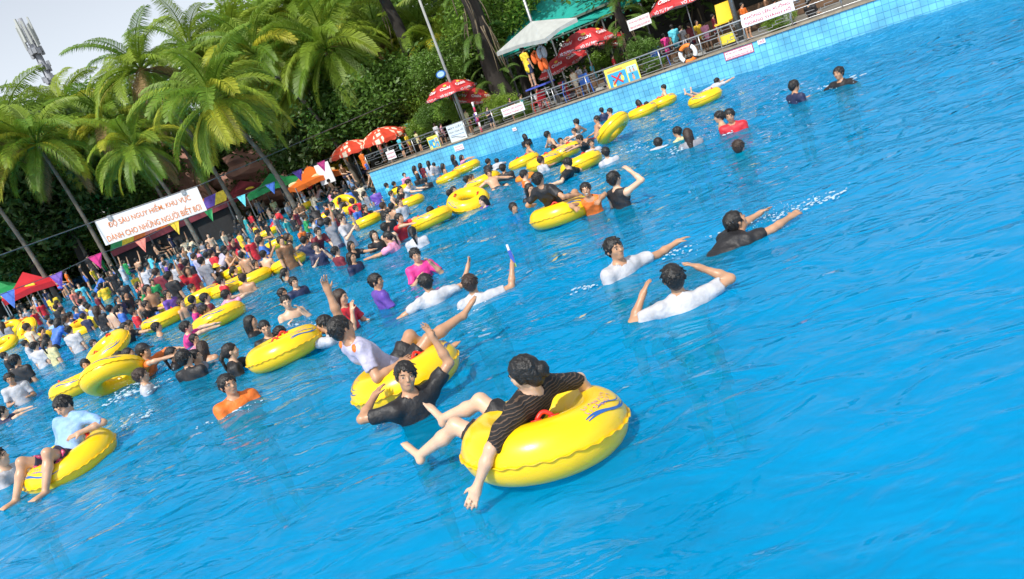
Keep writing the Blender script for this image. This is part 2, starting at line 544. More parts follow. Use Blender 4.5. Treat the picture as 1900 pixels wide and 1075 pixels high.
# ---- skeleton: directions in the person's own frame (x right, y forward, z up)
def mir(v): return (-v[0], v[1], v[2])
DN = (0, 0, -1)
def pose(t=(0, 0, 1), la=((-.16, .02, -1), (-.04, .2, -1)), ra=None, ll=((-.06, .05, -1), (-.02, -.05, -1)), rl=None, hy=0, hp=0, hr=0):
    if ra is None: ra = tuple(mir(v) for v in la)
    if rl is None: rl = tuple(mir(v) for v in ll)
    return dict(t=t, la=la, ra=ra, ll=ll, rl=rl, hy=hy, hp=hp, hr=hr)
UPR = ((.25, .1, .95), (.05, .1, 1))
SEAT = dict(ll=((-.22, .85, .42), (-.05, .62, -.75)))
POSES = dict(
    stand=pose(),
    stand_turn=pose(la=((-.3, .2, -1), (.1, .7, -.5)), hy=35, hp=-8),
    bend=pose(la=((-.25, .15, -1), (.3, .85, .15)), hp=-12),
    fold=pose(la=((-.25, .4, -.9), (.9, .4, .2)), hy=-15),
    face=pose(la=((-.3, .6, -.6), (.45, .15, .95)), ra=((.3, .35, -.9), (-.5, .6, .6)), hp=-8),
    wave=pose(ra=UPR, hy=10, hp=10),
    spread=pose(la=((-.85, .35, -.35), (-.5, .8, 0)), ra=((.9, .2, -.3), (.6, .75, .1))),
    reach=pose(t=(0, .2, .98), la=((-.15, .95, -.2), (0, 1, 0)), ra=((.3, .2, -.9), (.1, .8, -.2))),
    push=pose(t=(0, .45, .9), la=((-.2, .9, -.4), (.05, 1, -.15)), hp=-10),
    hang=pose(t=(0, .3, .95), la=((-.45, .85, .25), (.35, .95, -.1)), hp=6),
    brow=pose(ra=((.75, .5, .35), (-.75, .1, .65)), la=((-.25, .1, -1), (.1, .4, -.8))),
    sit=pose(t=(0, -.42, .9), la=((-.7, -.2, -.55), (-.3, .75, -.2)), hp=-12, **SEAT),
    sit_low=pose(t=(0, -.7, .72), la=((-.85, -.1, -.3), (-.2, .9, 0)), ll=((-.25, .9, .3), (0, .85, -.4)), hp=-28),
    bench=pose(t=(0, -.1, .99), la=((-.2, .35, -.9), (.2, .9, -.2)), ll=((-.2, .97, -.05), (0, .1, -1)), hp=-8),
    prone=pose(t=(0, .94, .34), la=((-.25, .95, -.15), (.15, 1, 0)), ll=((-.12, -1, -.1), (-.05, -1, .02)), hp=48),
    stoop=pose(t=(0, .7, .72), la=((-.15, .45, -.85), (.05, .7, -.7)), hp=10),
    lady=pose(t=(0, -.68, .73), la=((-.93, .08, -.36), (-.60, .30, -.74)), ra=((.88, -.12, -.3), (.3, .1, -.9)),
              ll=((-.14, .82, .48), (-.36, .80, -.42)), rl=((.04, .76, .58), (-.24, .93, -.26)), hy=-22, hp=-24),
    raiser=pose(t=(0, -.5, .86), la=((-.02, .05, 1), (0, 0.02, 1)), ra=((.45, -.1, -.9), (-.1, .9, .05)),
                ll=((-.27, .78, .56), (-.05, .6, -.75)), rl=((.15, .82, .52), (.02, .98, .12)), hy=-8, hp=-8),
    hook=pose(ra=((.78, -.5, .12), (-.8, -.45, .3)), la=((-.78, .1, .45), (.1, -.2, .95)), hy=18, hp=4, hr=-14),
    idle=pose(t=(0, -.60, .80), ra=((.35, .15, -.9), (-.35, .9, -.15)), la=((-.85, .1, -.4), (.65, .7, .05)),
              rl=((.42, .66, .60), (.25, .5, -.82)), ll=((-.1, .74, .66), (.14, .5, -.85)), hp=-36, hy=6),
    point=pose(la=((-.95, .2, -.1), (-.96, .12, .12)), ra=((.3, .2, -.9), (-.5, .7, -.5)), hp=4),
    nape=pose(ra=((.85, .25, .15), (-.72, .2, .55)), la=((-.85, .3, -.2), (.6, .35, .7)), hp=2),
    wide=pose(la=((-.9, .1, -.3), (-.75, .3, -.35)), ra=((.9, .1, .0), (.55, .35, .7)), hy=-12),
    gunner=pose(la=((-.5, .2, -.8), (-.1, .7, -.4)), ra=((.85, .35, .02), (.3, .45, .85))),
    swim=pose(t=(0, .93, .38), la=((-.22, .98, .14), (.05, 1, .12)), ra=((.3, .95, .06), (-.06, 1, .1)), ll=((-.12, -.92, -.35), (-.1, -.95, -.3)), hp=52, hy=12),
    belly=pose(t=(0, .97, .18), la=((-.4, .85, .05), (.1, 1, .12)), ll=((-.14, -1, .0), (-.05, -.8, .55)), hp=55),
    nose=pose(la=((-.3, .3, -.9), (.3, .75, -.3)), ra=((.25, .55, -.65), (-.42, .12, .95)), hp=-10),
)
BODY, CLOTH = {}, {}
def skeleton(ps):
    t = nrm(ps['t'])
    X = np.array([1., 0, 0]); X = nrm(X - t * (X @ t)); Yf = np.cross(t, X)
    J = {}
    J['pel'] = np.zeros(3); J['neck'] = t * 0.50
    J['t'], J['X'], J['Y'] = t, X, Yf
    for s, nm in ((-1, 'l'), (1, 'r')):
        J[nm + 'sh'] = J['neck'] - t * 0.045 + X * s * 0.165
        u, f = nrm(ps[nm + 'a'][0]), nrm(ps[nm + 'a'][1])
        J[nm + 'el'] = J[nm + 'sh'] + u * 0.275
        J[nm + 'wr'] = J[nm + 'el'] + f * 0.235
        J[nm + 'fd'] = f
        J[nm + 'hip'] = X * s * 0.09 - t * 0.02
        u, f = nrm(ps[nm + 'l'][0]), nrm(ps[nm + 'l'][1])
        J[nm + 'kn'] = J[nm + 'hip'] + u * 0.41
        J[nm + 'an'] = J[nm + 'kn'] + f * 0.39
        sh = f
        fw = np.cross(np.cross(sh, np.array([0, 1., 0.25])), sh)
        J[nm + 'ft'] = nrm(fw + sh * 0.25)
    # the head stays nearer upright than the torso, then turns
    hz = nrm(t * 0.45 + np.array([0, 0, 0.55]))
    hx = nrm(X - hz * (X @ hz)); hyv = np.cross(hz, hx)
    R = np.stack([hx, hyv, hz], 1)
    Rl = np.array(Euler((rad(ps['hp']), rad(ps['hr']), rad(-ps['hy'])), 'XYZ').to_matrix()) if True else None
    if t[2] < 0.5: hz0 = nrm(t * .6 + np.array([0, 0, .4])); 
    J['HR'] = R @ Rl
    J['neck2'] = J['neck'] + nrm(t * 0.6 + hz * 0.4) * 0.07
    J['hc'] = J['neck2'] + J['HR'][:, 2] * 0.105 + J['HR'][:, 1] * 0.012
    return J
def head_prims(J):
    c, R = J['hc'], J['HR']
    L = lambda x, y, z: c + R @ np.array([x, y, z])
    P = [ellip(L(0, -.012, .03), (.074, .092, .083), R, .02),
         ellip(L(0, .022, -.035), (.060, .066, .074), R, .03),
         ellip(L(0, .058, -.088), (.027, .022, .021), R, .03),
         rcone(L(-.033, .074, .026), L(.033, .074, .026), .014, .014, .02),
         rcone(L(0, .083, .014), L(0, .101, -.020), .0095, .0145, .010),
         rcone(L(-.017, .080, -.053), L(.017, .080, -.053), .0115, .0115, .010),
         ellip(L(-.038, .058, -.02), (.024, .024, .026), R, .02), ellip(L(.038, .058, -.02), (.024, .024, .026), R, .02)]
    for s in (-1, 1):
        P.append(ellip(L(s * .077, -.008, -.006), (.011, .021, .033), R, .006))
    return P
def hand_prims(J, nm, full):
    w, f = J[nm + 'wr'], J[nm + 'fd']
    s = -1 if nm == 'l' else 1
    pn = np.array([-s * 0.5, 0, -1.0]) if abs(f[2]) < 0.7 else np.array([-s * 1.0, 0.35, 0])
    pn = nrm(pn - f * (pn @ f)); ac = np.cross(f, pn)
    th = ac if (ac @ np.array([-s * .6, .8, .3])) > 0 else -ac     # the thumb's side
    R = np.stack([f, th, pn], 1)
    P = [rcone(w, w + f * .03, .026, .03, .02), ellip(w + f * .05, (.05, .038, .017), R, .018)]
    if not full:
        P.append(ellip(w + f * .11, (.06, .032, .014), R, .015))
        P.append(rcone(w + f * .035 + th * .03, w + f * .085 + th * .055, .012, .009, .008))
        return P
    for k, (o, ln, cu) in enumerate([(.029, .066, .35), (.010, .074, .30), (-.010, .069, .38), (-.028, .054, .5)]):
        b = w + f * .088 + th * o
        d1 = nrm(f + th * o * 5.5 + pn * cu * .35)
        p1 = b + d1 * ln * .5
        d2 = nrm(f + th * o * 4 + pn * cu * 1.3)
        P += [rcone(b - f * .02, p1, .0095, .0088, .004), rcone(p1, p1 + d2 * ln * .55, .0088, .0072, .003)]
    b = w + f * .025 + th * .026
    d1 = nrm(f * .75 + th * .75 + pn * .25); p1 = b + d1 * .04
    d2 = nrm(f * .9 + th * .4 + pn * .35)
    P += [rcone(b, p1, .0125, .0105, .008), rcone(p1, p1 + d2 * .032, .0105, .008, .004)]
    return P
def torso_prims(J, g=0.0, fat=1.0, hem=None):
    t, X = J['t'], J['X']
    P = [flatcone(J['pel'] - t * .02, J['pel'] + t * .16, .138 * fat + g, .120 * fat + g, X, .74, .05),
         flatcone(J['pel'] + t * .16, J['pel'] + t * .38, .120 * fat + g, .150 * fat + g, X, .66, .05),
         rcone(J['lsh'] + X * .02 , J['rsh'] - X * .02, .060 + g, .060 + g, .05),
         flatcone(J['neck'] - t * .07, J['neck'] - t * .02, .11 + g, .065 + g, X, .7, .05)]
    if hem: P.append(flatcone(J['pel'] - t * hem, J['pel'] + t * .1, .150 * fat + g + .012, .128 * fat + g + .004, X, .78, .04))
    return P
def body_mesh(pn, h, full):
    key = (pn, h)
    if key in BODY: return BODY[key]
    J = skeleton(POSES[pn]); P = torso_prims(J)
    P.append(rcone(J['neck'] - J['t'] * .03, J['neck2'] + J['HR'][:, 2] * .02, .058, .048, .03))
    for nm in 'lr':
        P += [ellip(J[nm + 'sh'], (.058,) * 3, None, .03),
              rcone(J[nm + 'sh'], J[nm + 'el'], .050, .039, .022),
              rcone(J[nm + 'el'], J[nm + 'el'] * .62 + J[nm + 'wr'] * .38, .038, .040, .02),
              rcone(J[nm + 'el'] * .62 + J[nm + 'wr'] * .38, J[nm + 'wr'], .040, .025, .02)]
        P += hand_prims(J, nm, full)
        kn, an, hp = J[nm + 'kn'], J[nm + 'an'], J[nm + 'hip']
        sd = nrm(an - kn); bk = -J[nm + 'ft']
        P += [rcone(hp, kn, .086, .056, .025), ellip(kn, (.056,) * 3, None, .02),
              rcone(kn + bk * .012 + sd * .05, kn + bk * .016 + sd * .15, .050, .052, .03),
              rcone(kn + bk * .014 + sd * .15, an, .052, .034, .03)]
        ft = J[nm + 'ft']; he = an + sd * .035 - ft * .035
        wd = nrm(np.cross(sd, ft))
        ball = an + ft * .115 + sd * .05
        P += [ellip(he, (.034,) * 3, None, .02), flatcone(an + sd * .02, ball, .036, .030, wd, .8, .02),
              flatcone(ball - wd * .0, ball + ft * .02 + sd * .004, .036, .034, wd, .55, .02)]
        if full:
            for k in range(5):
                o = (-.030 + k * .015) * (1 if nm == 'l' else -1)
                ln = .040 - .004 * k
                P.append(rcone(ball + ft * .02 - wd * o + sd * .004, ball + ft * (.02 + ln) - wd * o * 1.15 + sd * .008, .0115 if k == 0 else .009, .0085 if k == 0 else .007, .004))
    P += head_prims(J)
    me = sdf_mesh('body', P, h)
    BODY[key] = (me, J)
    return BODY[key]
SITTING = {'sit', 'sit_low', 'lady', 'raiser', 'idle', 'bench'}
LYING = {'prone', 'swim', 'belly'}
def cloth_mesh(pn, kind, h):
    key = (pn, kind, h)
    if key in CLOTH: return CLOTH[key]
    J = skeleton(POSES[pn]); t, X = J['t'], J['X']
    wr = 0.0075
    if kind == 'shorts':
        P = [flatcone(J['pel'] - t * .03, J['pel'] + t * .1, .152, .132, X, .78, .05)]
        for nm in 'lr':
            e = J[nm + 'hip'] * .30 + J[nm + 'kn'] * .70
            P.append(rcone(J[nm + 'hip'], e, .100, .096, .02))
            dv = J[nm + 'kn'] - J[nm + 'hip']
        # cut the legs square just above the knee
        for nm in 'lr':
            dv = nrm(J[nm + 'kn'] - J[nm + 'hip']); e = J[nm + 'hip'] * .30 + J[nm + 'kn'] * .70
            o = ellip(e + dv * .1, (.1, .15, .15), np.stack([dv, nrm(np.cross(dv, X + .01)), np.cross(dv, nrm(np.cross(dv, X + .01)))], 1), 0, '-')
            P.append(o)
        P.append(half(J['pel'] + t * .12, t))
        me = sdf_mesh('shorts', P, h, wr)
    else:
        g = .015
        hem = .03 if pn in SITTING else (.05 if pn in LYING else .13)
        P = torso_prims(J, g, 1.03, hem)
        fr = {'tee': .66, 'vest': 0.0, 'half': .92, 'long': 1.0}[kind]
        ends = []
        for nm in 'lr':
            if fr == 0: continue
            a, b = J[nm + 'sh'], J[nm + 'el']
            e = a * (1 - fr) + b * fr
            P.append(ellip(a, (.078,) * 3, None, .03))
            P.append(rcone(a, e, .074, .062 if fr < .9 else .054, .02)); ends.append((e, nrm(b - a), .085))
            if kind == 'long':
                P.append(rcone(b, J[nm + 'wr'] * .94 + b * .06, .054, .040, .02)); ends.pop()
        for e, dv, r_ in ends:
            sx = nrm(np.cross(dv, np.array([.31, .2, .9]))); sy = np.cross(dv, sx)
            P.append(ellip(e + dv * .07, (.07, r_, r_), np.stack([dv, sx, sy], 1), 0, '-'))
        nk = J['neck'] + t * .035 + J['Y'] * .02
        P.append(ellip(nk, (.066, .072, .078) if kind != 'vest' else (.09, .085, .1), np.stack([X, J['Y'], t], 1), 0, '-'))
        if kind == 'vest':
            for nm, s in (('l', -1), ('r', 1)):
                P.append(ellip(J[nm + 'sh'] + X * s * .045, (.06, .1, .11), np.stack([X, J['Y'], t], 1), 0, '-'))
        me = sdf_mesh('shirt', P, h, wr, 24.0)
    CLOTH[key] = me
    return me
# ---- hair and faces live in the head's own frame, so every head can share them
def hash_(k): return sum(ord(c) for c in k)
def hair_mesh(kind, h=.011):
    key = ('hair', kind)
    if key in CLOTH: return CLOTH[key]
    I3 = None
    P = [ellip((0, -.014, .036), (.084, .102, .091), I3, .02)]
    if kind in ('short', 'fringe', 'wet'):
        P += [ellip((0, -.05, -.015), (.070, .060, .075), I3, .03)]
        for s in (-1, 1): P.append(ellip((s * .072, .012, .012), (.012, .028, .035), I3, .02))
    if kind in ('long', 'wetlong'):
        P += [ellip((0, -.05, -.02), (.082, .065, .10), I3, .03), rcone((0, -.075, -.05), (0, -.105, -.27), .075, .045, .04)]
        for s in (-1, 1): P.append(rcone((s * .072, .0, .03), (s * .074, -.02, -.17), .024, .018, .03))
    if kind == 'bun':
        P += [ellip((0, -.055, -.02), (.076, .062, .085), I3, .03), ellip((0.012, -.115, -.012), (.05, .044, .055), I3, .014)]
        for s in (-1, 1): P.append(ellip((s * .072, .005, .0), (.014, .03, .04), I3, .02))
    if kind == 'tail':
        P += [ellip((0, -.05, -.015), (.072, .060, .075), I3, .03), rcone((0, -.105, .02), (.01, -.15, -.06), .03, .03, .02), rcone((.01, -.15, -.06), (.02, -.13, -.24), .03, .014, .02)]
    if kind in ('short', 'fringe', 'wet'):           # wet clumps of hair
        rn = random.Random(hash_(kind))
        for i in range(80):
            d_ = nrm((rn.gauss(0, 1), rn.gauss(-.15, 1), abs(rn.gauss(.25, .7))))
            p_ = np.array([0, -.014, .036]) + d_ * np.array([.082, .100, .089])
            away = d_ - np.array([0, -.35, .93]) + np.array([rn.gauss(0, .12), rn.gauss(0, .12), -.15]); tn = np.cross(np.cross(d_, away), d_)
            e_ = p_ + nrm(tn) * rn.uniform(.045, .08) + d_ * rn.uniform(-.004, .004)
            P.append(rcone(p_ - d_ * .003, e_ - d_ * .002, .0072, .0035, .003))
    # clear the face, leaving an uneven hairline with strands
    top, sw = {'fringe': (.050, .5), 'wet': (.042, .25), 'short': (.056, .12)}.get(kind, (.058, 0.0))
    def facecut(Q):
        x, y, z = Q[..., 0], Q[..., 1], Q[..., 2]
        line = top + sw * x + .013 * np.sin(x * 190 + 1) + .006 * np.sin(x * 410) - 6.5 * x * x
        w = .060 + .004 * np.sin(z * 170)
        a_ = z - line
        b_ = np.abs(x) - w
        c_ = .018 - y
        return np.maximum(np.maximum(a_, b_), c_)
    P.append((facecut, np.array([-.1, .0, -.3]), np.array([.1, .2, .12]), 0, '-'))
    if kind in ('short', 'wet', 'fringe'):
        def sidecut(Q):
            x, y, z = Q[..., 0], Q[..., 1], Q[..., 2]
            line = -.030 + .006 * np.sin(x * 150) + .006 * np.sin(y * 210) - .35 * np.maximum(0, -y - .02)
            return np.maximum(z - line, -.045 - y)
        P.append((sidecut, np.array([-.12, -.12, -.2]), np.array([.12, .2, .02]), 0, '-'))
    me = sdf_mesh('hair', P, h if kind not in ('short', 'fringe', 'wet', 'bun') else .0065, .0020 if kind in ('short', 'fringe', 'wet') else .0034, 75.0)
    CLOTH[key] = me
    return me
def ball(rx, ry, rz, nu=10, nv=6):
    b = MB(); V = [(0, 0, rz)]
    for j in range(1, nv):
        for i in range(nu):
            a, e = 2 * math.pi * i / nu, math.pi * j / nv
            V.append((rx * math.sin(e) * math.cos(a), ry * math.sin(e) * math.sin(a), rz * math.cos(e)))
    V.append((0, 0, -rz)); Fc = []
    for i in range(nu):
        Fc.append((0, 1 + i, 1 + (i + 1) % nu)); L = len(V) - 1
        Fc.append((L, 1 + (nv - 2) * nu + (i + 1) % nu, 1 + (nv - 2) * nu + i))
        for j in range(nv - 2):
            a = 1 + j * nu
            Fc.append((a + i, a + nu + i, a + nu + (i + 1) % nu, a + (i + 1) % nu))
    return b.add(V, Fc)
EYE_W = ball(.0135, .005, .0052).mesh('eye', True)
EYE_I = ball(.0072, .004, .0056).mesh('iris', True)
BROW = MB().tube([(-.019, -.004, -.003), (-.006, .002, .002), (.007, .002, .002), (.019, -.005, -.003)], [.002, .0042, .004, .0015], 6).mesh('eyebrow', True)
MOUTH = MB().tube([(-.024, -.010, .001), (-.012, -.001, -.001), (0, .002, .0005), (.012, -.001, -.001), (.024, -.010, .001)], [.0015, .0048, .0056, .0048, .0015], 6).mesh('mouth', True)
GRIN = ball(.021, .008, .009).mesh('mouth', True)
CAP = None
def cap_mesh():
    P = [ellip((0, -.012, .045), (.092, .108, .098), None, .01), half((0, 0, .03), (0, 0.12, -1))]
    P.append(flatcone((0, .06, .046), (0, .155, .030), .075, .06, (1, 0, 0), .1, .008))
    me = sdf_mesh('cap', P, .009)
    return me
def hat_mesh():
    P = [ellip((0, -.012, .05), (.095, .108, .098), None, .01), half((0, 0, .035), (0, 0, -1)), flatcone((0, -.012, .035), (0, -.012, .046), .16, .13, (1, 0, 0), .98, .01)]
    P[2] = ellip((0, -.012, .034), (.165, .175, .02), None, .02)
    return sdf_mesh('hat', [P[0], P[2]], .011, .002)
SKIN = [mat('skin_a', (0.56, 0.33, 0.21), .40, .16, 6, .08, sss=.08), mat('skin_b', (0.47, 0.26, 0.155), .40, .16, 6, .08, sss=.08), mat('skin_c', (0.63, 0.41, 0.285), .40, .13, 6, .08, sss=.08)]
HAIRM = mat('hair_black', (0.011, 0.010, 0.010), .38, .4, 60, .5, bscale=90)
HAIRB = mat('hair_brown', (0.035, 0.02, 0.014), .4, .4, 60, .5, bscale=90)
EYEM, IRISM = mat('eye_white', (.62, .58, .54), .2, .03), mat('iris_dark', (.012, .008, .006), .15, .1)
LIPM = mat('lip', (.38, .14, .12), .4, .1, 30)
TEETH = mat('teeth', (.75, .72, .66), .3, .05)
FAB = dict(white=(.47, .48, .52), black=(.014, .014, .017), navy=(.018, .025, .075), red=(.60, .02, .035), maroon=(.17, .016, .03), orange=(.80, .17, .02),
           yellow=(.80, .55, .03), green=(.02, .30, .09), teal=(.03, .33, .36), blue=(.05, .16, .58), sky=(.24, .42, .72), cyan=(.10, .55, .70), purple=(.13, .06, .38),
           pink=(.80, .30, .46), magenta=(.72, .04, .26), grey=(.22, .23, .27), silver=(.46, .47, .52), khaki=(.60, .56, .30), beige=(.62, .52, .38), lilac=(.42, .41, .56), salmon=(.75, .22, .17), brown=(.2, .1, .05))
def fabric(c):
    return mat('cloth_' + c, FAB[c], .55, .2, 9, .5, bscale=28)
def sheer_black():
    if 'sheer' in MATS: return MATS['sheer']
    M = bpy.data.materials.new('black_striped_knit'); M.use_nodes = True
    n_ = M.node_tree; p = n_.nodes['Principled BSDF']; p.inputs['Roughness'].default_value = .8
    tc_ = n_.nodes.new('ShaderNodeTexCoord'); wv = n_.nodes.new('ShaderNodeTexWave')
    wv.bands_direction = 'Z'; wv.inputs['Scale'].default_value = 15; wv.inputs['Distortion'].default_value = 5; wv.inputs['Detail'].default_value = 2; wv.inputs['Detail Scale'].default_value = 1.2
    n_.links.new(tc_.outputs['Object'], wv.inputs['Vector'])
    r = ramp(n_, [(.0, (.010, .009, .010)), (.80, (.012, .011, .012)), (.97, (.11, .068, .045))])
    n_.links.new(wv.outputs['Fac'], r.inputs['Fac']); n_.links.new(r.outputs[0], p.inputs['Base Color'])
    b = n_.nodes.new('ShaderNodeBump'); b.inputs['Strength'].default_value = .5; b.inputs['Distance'].default_value = .01
    n_.links.new(wv.outputs['Fac'], b.inputs['Height']); n_.links.new(b.outputs[0], p.inputs['Normal'])
    MATS['sheer'] = M
    return M
def flowered():
    if 'flowered' in MATS: return MATS['flowered']
    M = bpy.data.materials.new('flowered_cloth'); M.use_nodes = True
    n_ = M.node_tree; p = n_.nodes['Principled BSDF']; p.inputs['Roughness'].default_value = .8
    tc_ = n_.nodes.new('ShaderNodeTexCoord'); vo = n_.nodes.new('ShaderNodeTexVoronoi'); vo.inputs['Scale'].default_value = 17
    n_.links.new(tc_.outputs['Object'], vo.inputs['Vector'])
    r = ramp(n_, [(.0, (.75, .5, .5)), (.22, (.6, .06, .16)), (.42, (.6, .06, .16)), (.5, (.012, .014, .04))])
    n_.links.new(vo.outputs['Distance'], r.inputs['Fac']); n_.links.new(r.outputs[0], p.inputs['Base Color'])
    MATS['flowered'] = M
    return M
def collar(o, pn, M, r=.072, th=.013):
    J = skeleton(POSES[pn]); t, X, Yv = J['t'], J['X'], J['Y']; c = J['neck'] + t * .012
    pts = [Vector(c + X * r * math.cos(a) + Yv * r * 1.05 * math.sin(a) - t * .04 * max(0, math.sin(a))) for a in [2 * math.pi * i / 20 for i in range(20)]]
    MB().tube(pts, th, 6, True).build('collar', M, o, True)
def leg_stripes(o, pn, side, M):
    J = skeleton(POSES[pn]); a, b = J[side + 'hip'], J[side + 'kn']; d = nrm(b - a); s = 1 if side == 'r' else -1
    out = nrm(np.cross(np.cross(d, J['X'] * s + J['t'] * .35), d)); sd = np.cross(d, out)
    for k in (-1, 0, 1):
        pts = [Vector(a + d * (.04 + .235 * i / 6) + nrm(out + sd * k * .28) * .1025) for i in range(7)]
        MB().tube(pts, .0085, 5).build('stripe', M, o, True)
PEOPLE = []
random.seed(11)
def person(hx, hy, z, face, pn, top='none', topc='white', hair='short', shorts='black', sc=1.0, h=.0125, faceparts=True, place=None, tilt=(0, 0), skin=None, at=None, extra='', grin=False):
    full = h <= .0125
    me, J = body_mesh(pn, h, full)
    o = link('person', me, None, None, SKIN[skin if skin is not None else random.randrange(3)])
    Rz = Matrix.Rotation(rad(-face), 3, 'Z') @ Euler((rad(tilt[0]), rad(tilt[1]), 0)).to_matrix()
    P = at if at is not None else G(hx, hy, z)
    hc = Vector(J['hc'])
    M4 = (Rz.to_4x4() @ Matrix.Scale(sc, 4))
    loc = P - Rz @ (hc * sc)
    M4.translation = loc
    o.matrix_world = M4
    HM = frame(J['hc'], J['HR'][:, 0], J['HR'][:, 1], J['HR'][:, 2])
    if hair in ('cap', 'hat'):
        link('hair', hair_mesh('short'), o, HM, HAIRM)
    elif hair != 'bald':
        link('hair', hair_mesh(hair), o, HM, HAIRB if random.random() < .12 else HAIRM)
    if top != 'none': link('shirt', cloth_mesh(pn, top, h), o, None, sheer_black() if topc == 'sheer' else fabric(topc))
    link('shorts', cloth_mesh(pn, 'shorts', max(h, .0125)), o, None, flowered() if shorts == 'flowered' else fabric(shorts))
    if faceparts:
        for s in (-1, 1):
            e = link('eye', EYE_W, o, HM @ Matrix.Translation((s * .0325, .0805, .006)) @ Matrix.Rotation(-s * .32, 4, 'Z'), EYEM)
            link('iris', EYE_I, e, Matrix.Translation((0, .0035, 0)), IRISM)
            link('eyebrow', BROW, o, HM @ Matrix.Translation((s * .034, .0865, .029)) @ Matrix.Rotation(-s * .35, 4, 'Z'), HAIRM)
        link('mouth', GRIN if grin else MOUTH, o, HM @ Matrix.Translation((0, .0875, -.054)), TEETH if grin else LIPM)
    o['category'] = 'person'
    o['group'] = 'people at the wave pool'
    PEOPLE.append(dict(o=o, x=hx, y=hy, pose=pn, top=top, c=topc, hair=hair, place=place, extra=extra))
    return o, J, HM
# ================================================================ swim rings
RR, RT = 0.335, 0.165
def tor(th, ph, off=0.0, r=RT):
    w = RR + (r + off) * math.cos(ph)
    return Vector((w * math.cos(th), w * math.sin(th), (r + off) * math.sin(ph)))
def ring_tube():
    b = MB(); NU, NV = 72, 24; V = []
    for i in range(NU):
        th = 2 * math.pi * i / NU
        for j in range(NV):
            ph = 2 * math.pi * j / NV
            inner = max(0, -math.cos(ph)) ** 2
            r = RT * (1 + 0.018 * inner * math.sin(th * 19 + math.sin(th * 5)) + 0.012 * math.sin(th * 2 + .5))
            edge = max(0, math.cos(ph)) ** 40
            r += 0.003 * edge * math.sin(th * 34)
            V.append(tor(th, ph, 0, r))
    Fc = [(i * NV + j, ((i + 1) % NU) * NV + j, ((i + 1) % NU) * NV + (j + 1) % NV, i * NV + (j + 1) % NV) for i in range(NU) for j in range(NV)]
    return b.add(V, Fc).mesh('tube', True)
def ring_seam():
    b = MB(); NU = 204; V = []
    for i in range(NU):
        th = 2 * math.pi * i / NU
        zz = 0.0055 * math.sin(th * 34) + 0.003 * math.sin(th * 13 + 1)
        for o, dz in ((-.006, .004), (.014, .002), (.016, -.002), (-.006, -.004)):
            p = tor(th, 0, o); p.z = dz + (zz if o > 0 else zz * .5)
            V.append(p)
    Fc = [(i * 4 + j, ((i + 1) % NU) * 4 + j, ((i + 1) % NU) * 4 + (j + 1) % 4, i * 4 + (j + 1) % 4) for i in range(NU) for j in range(4)]
    return b.add(V, Fc).mesh('seam', True)
def ring_swoosh():
    b = MB()
    for q, (p0, ln, wd) in enumerate([(.70, .42, .055), (.62, .50, .05), (.86, .34, .03)]):
        V = []; N = 14
        for i in range(N + 1):
            u = i / N
            th = (u - .5) * ln * 2 + .1 * q
            ph = p0 + .16 * math.sin(u * 5.2 + .6)
            w_ = wd * (math.sin(math.pi * min(1, u * 1.0 + .04)) ** .6)
            V += [tor(th, ph - w_, .0025), tor(th, ph + w_, .0025)]
        b.add(V, [(2 * i, 2 * i + 2, 2 * i + 3, 2 * i + 1) for i in range(N)])
    return b.mesh('printed_waves', True)
def ring_print(col_i):
    b = MB(); rnd = random.Random(4)
    # faded printed strokes above the waves, too worn to read
    for row in (0, 1):
        for i in range(9):
            t0 = -.36 + i * .085 + rnd.uniform(-.01, .01); p0 = 1.02 + row * .22 + rnd.uniform(-.02, .02)
            V = []
            for q in range(5):
                u = q / 4
                th = t0 + .05 * u + .012 * math.sin(u * 7 + i); ph = p0 + .075 * math.sin(u * 5.5 + i * 2.1)
                V += [tor(th, ph - .022, .003), tor(th + .008, ph + .022, .003)]
            b.add(V, [(2 * q, 2 * q + 2, 2 * q + 3, 2 * q + 1) for q in range(4)])
    return b.mesh('worn_print', True)
def ring_handle():
    b = MB(); pts = []
    for i in range(9):
        u = i / 8; a = (u - .5) * .34
        pts.append(tor(a, 1.9, .004 + .035 * math.sin(math.pi * u)))
    b.tube(pts, .013, 6)
    for a in (-.17, .17):
        c = tor(a, 1.9, .002); nrm_ = tor(a, 1.9, .02) - c; nrm_.normalize()
        tx = Vector((-math.sin(a), math.cos(a), 0)); ty = nrm_.cross(tx)
        b.box(c, (.06, .05, .008), Matrix((tx, ty, nrm_)).transposed())
    return b.mesh('handle', True)
M_TUBE, M_SEAM, M_SW, M_HD = ring_tube(), ring_seam(), ring_swoosh(), ring_handle()
YEL = mat('ring_vinyl', (0.92, 0.60, 0.006), .30, .05, 3, .05, coat=.25, bscale=14, sss=0)
YEL2 = mat('ring_seam_vinyl', (0.80, 0.47, 0.006), .35, .1, 20)
BLU, RED_H = mat('print_blue', (.02, .12, .40), .4, .1, 20), mat('handle_red', (.70, .03, .015), .4, .1, 20)
PURP = mat('print_purple', (.55, .28, .45), .5, .1, 20)
M_PR = ring_print(0)
RINGS = []
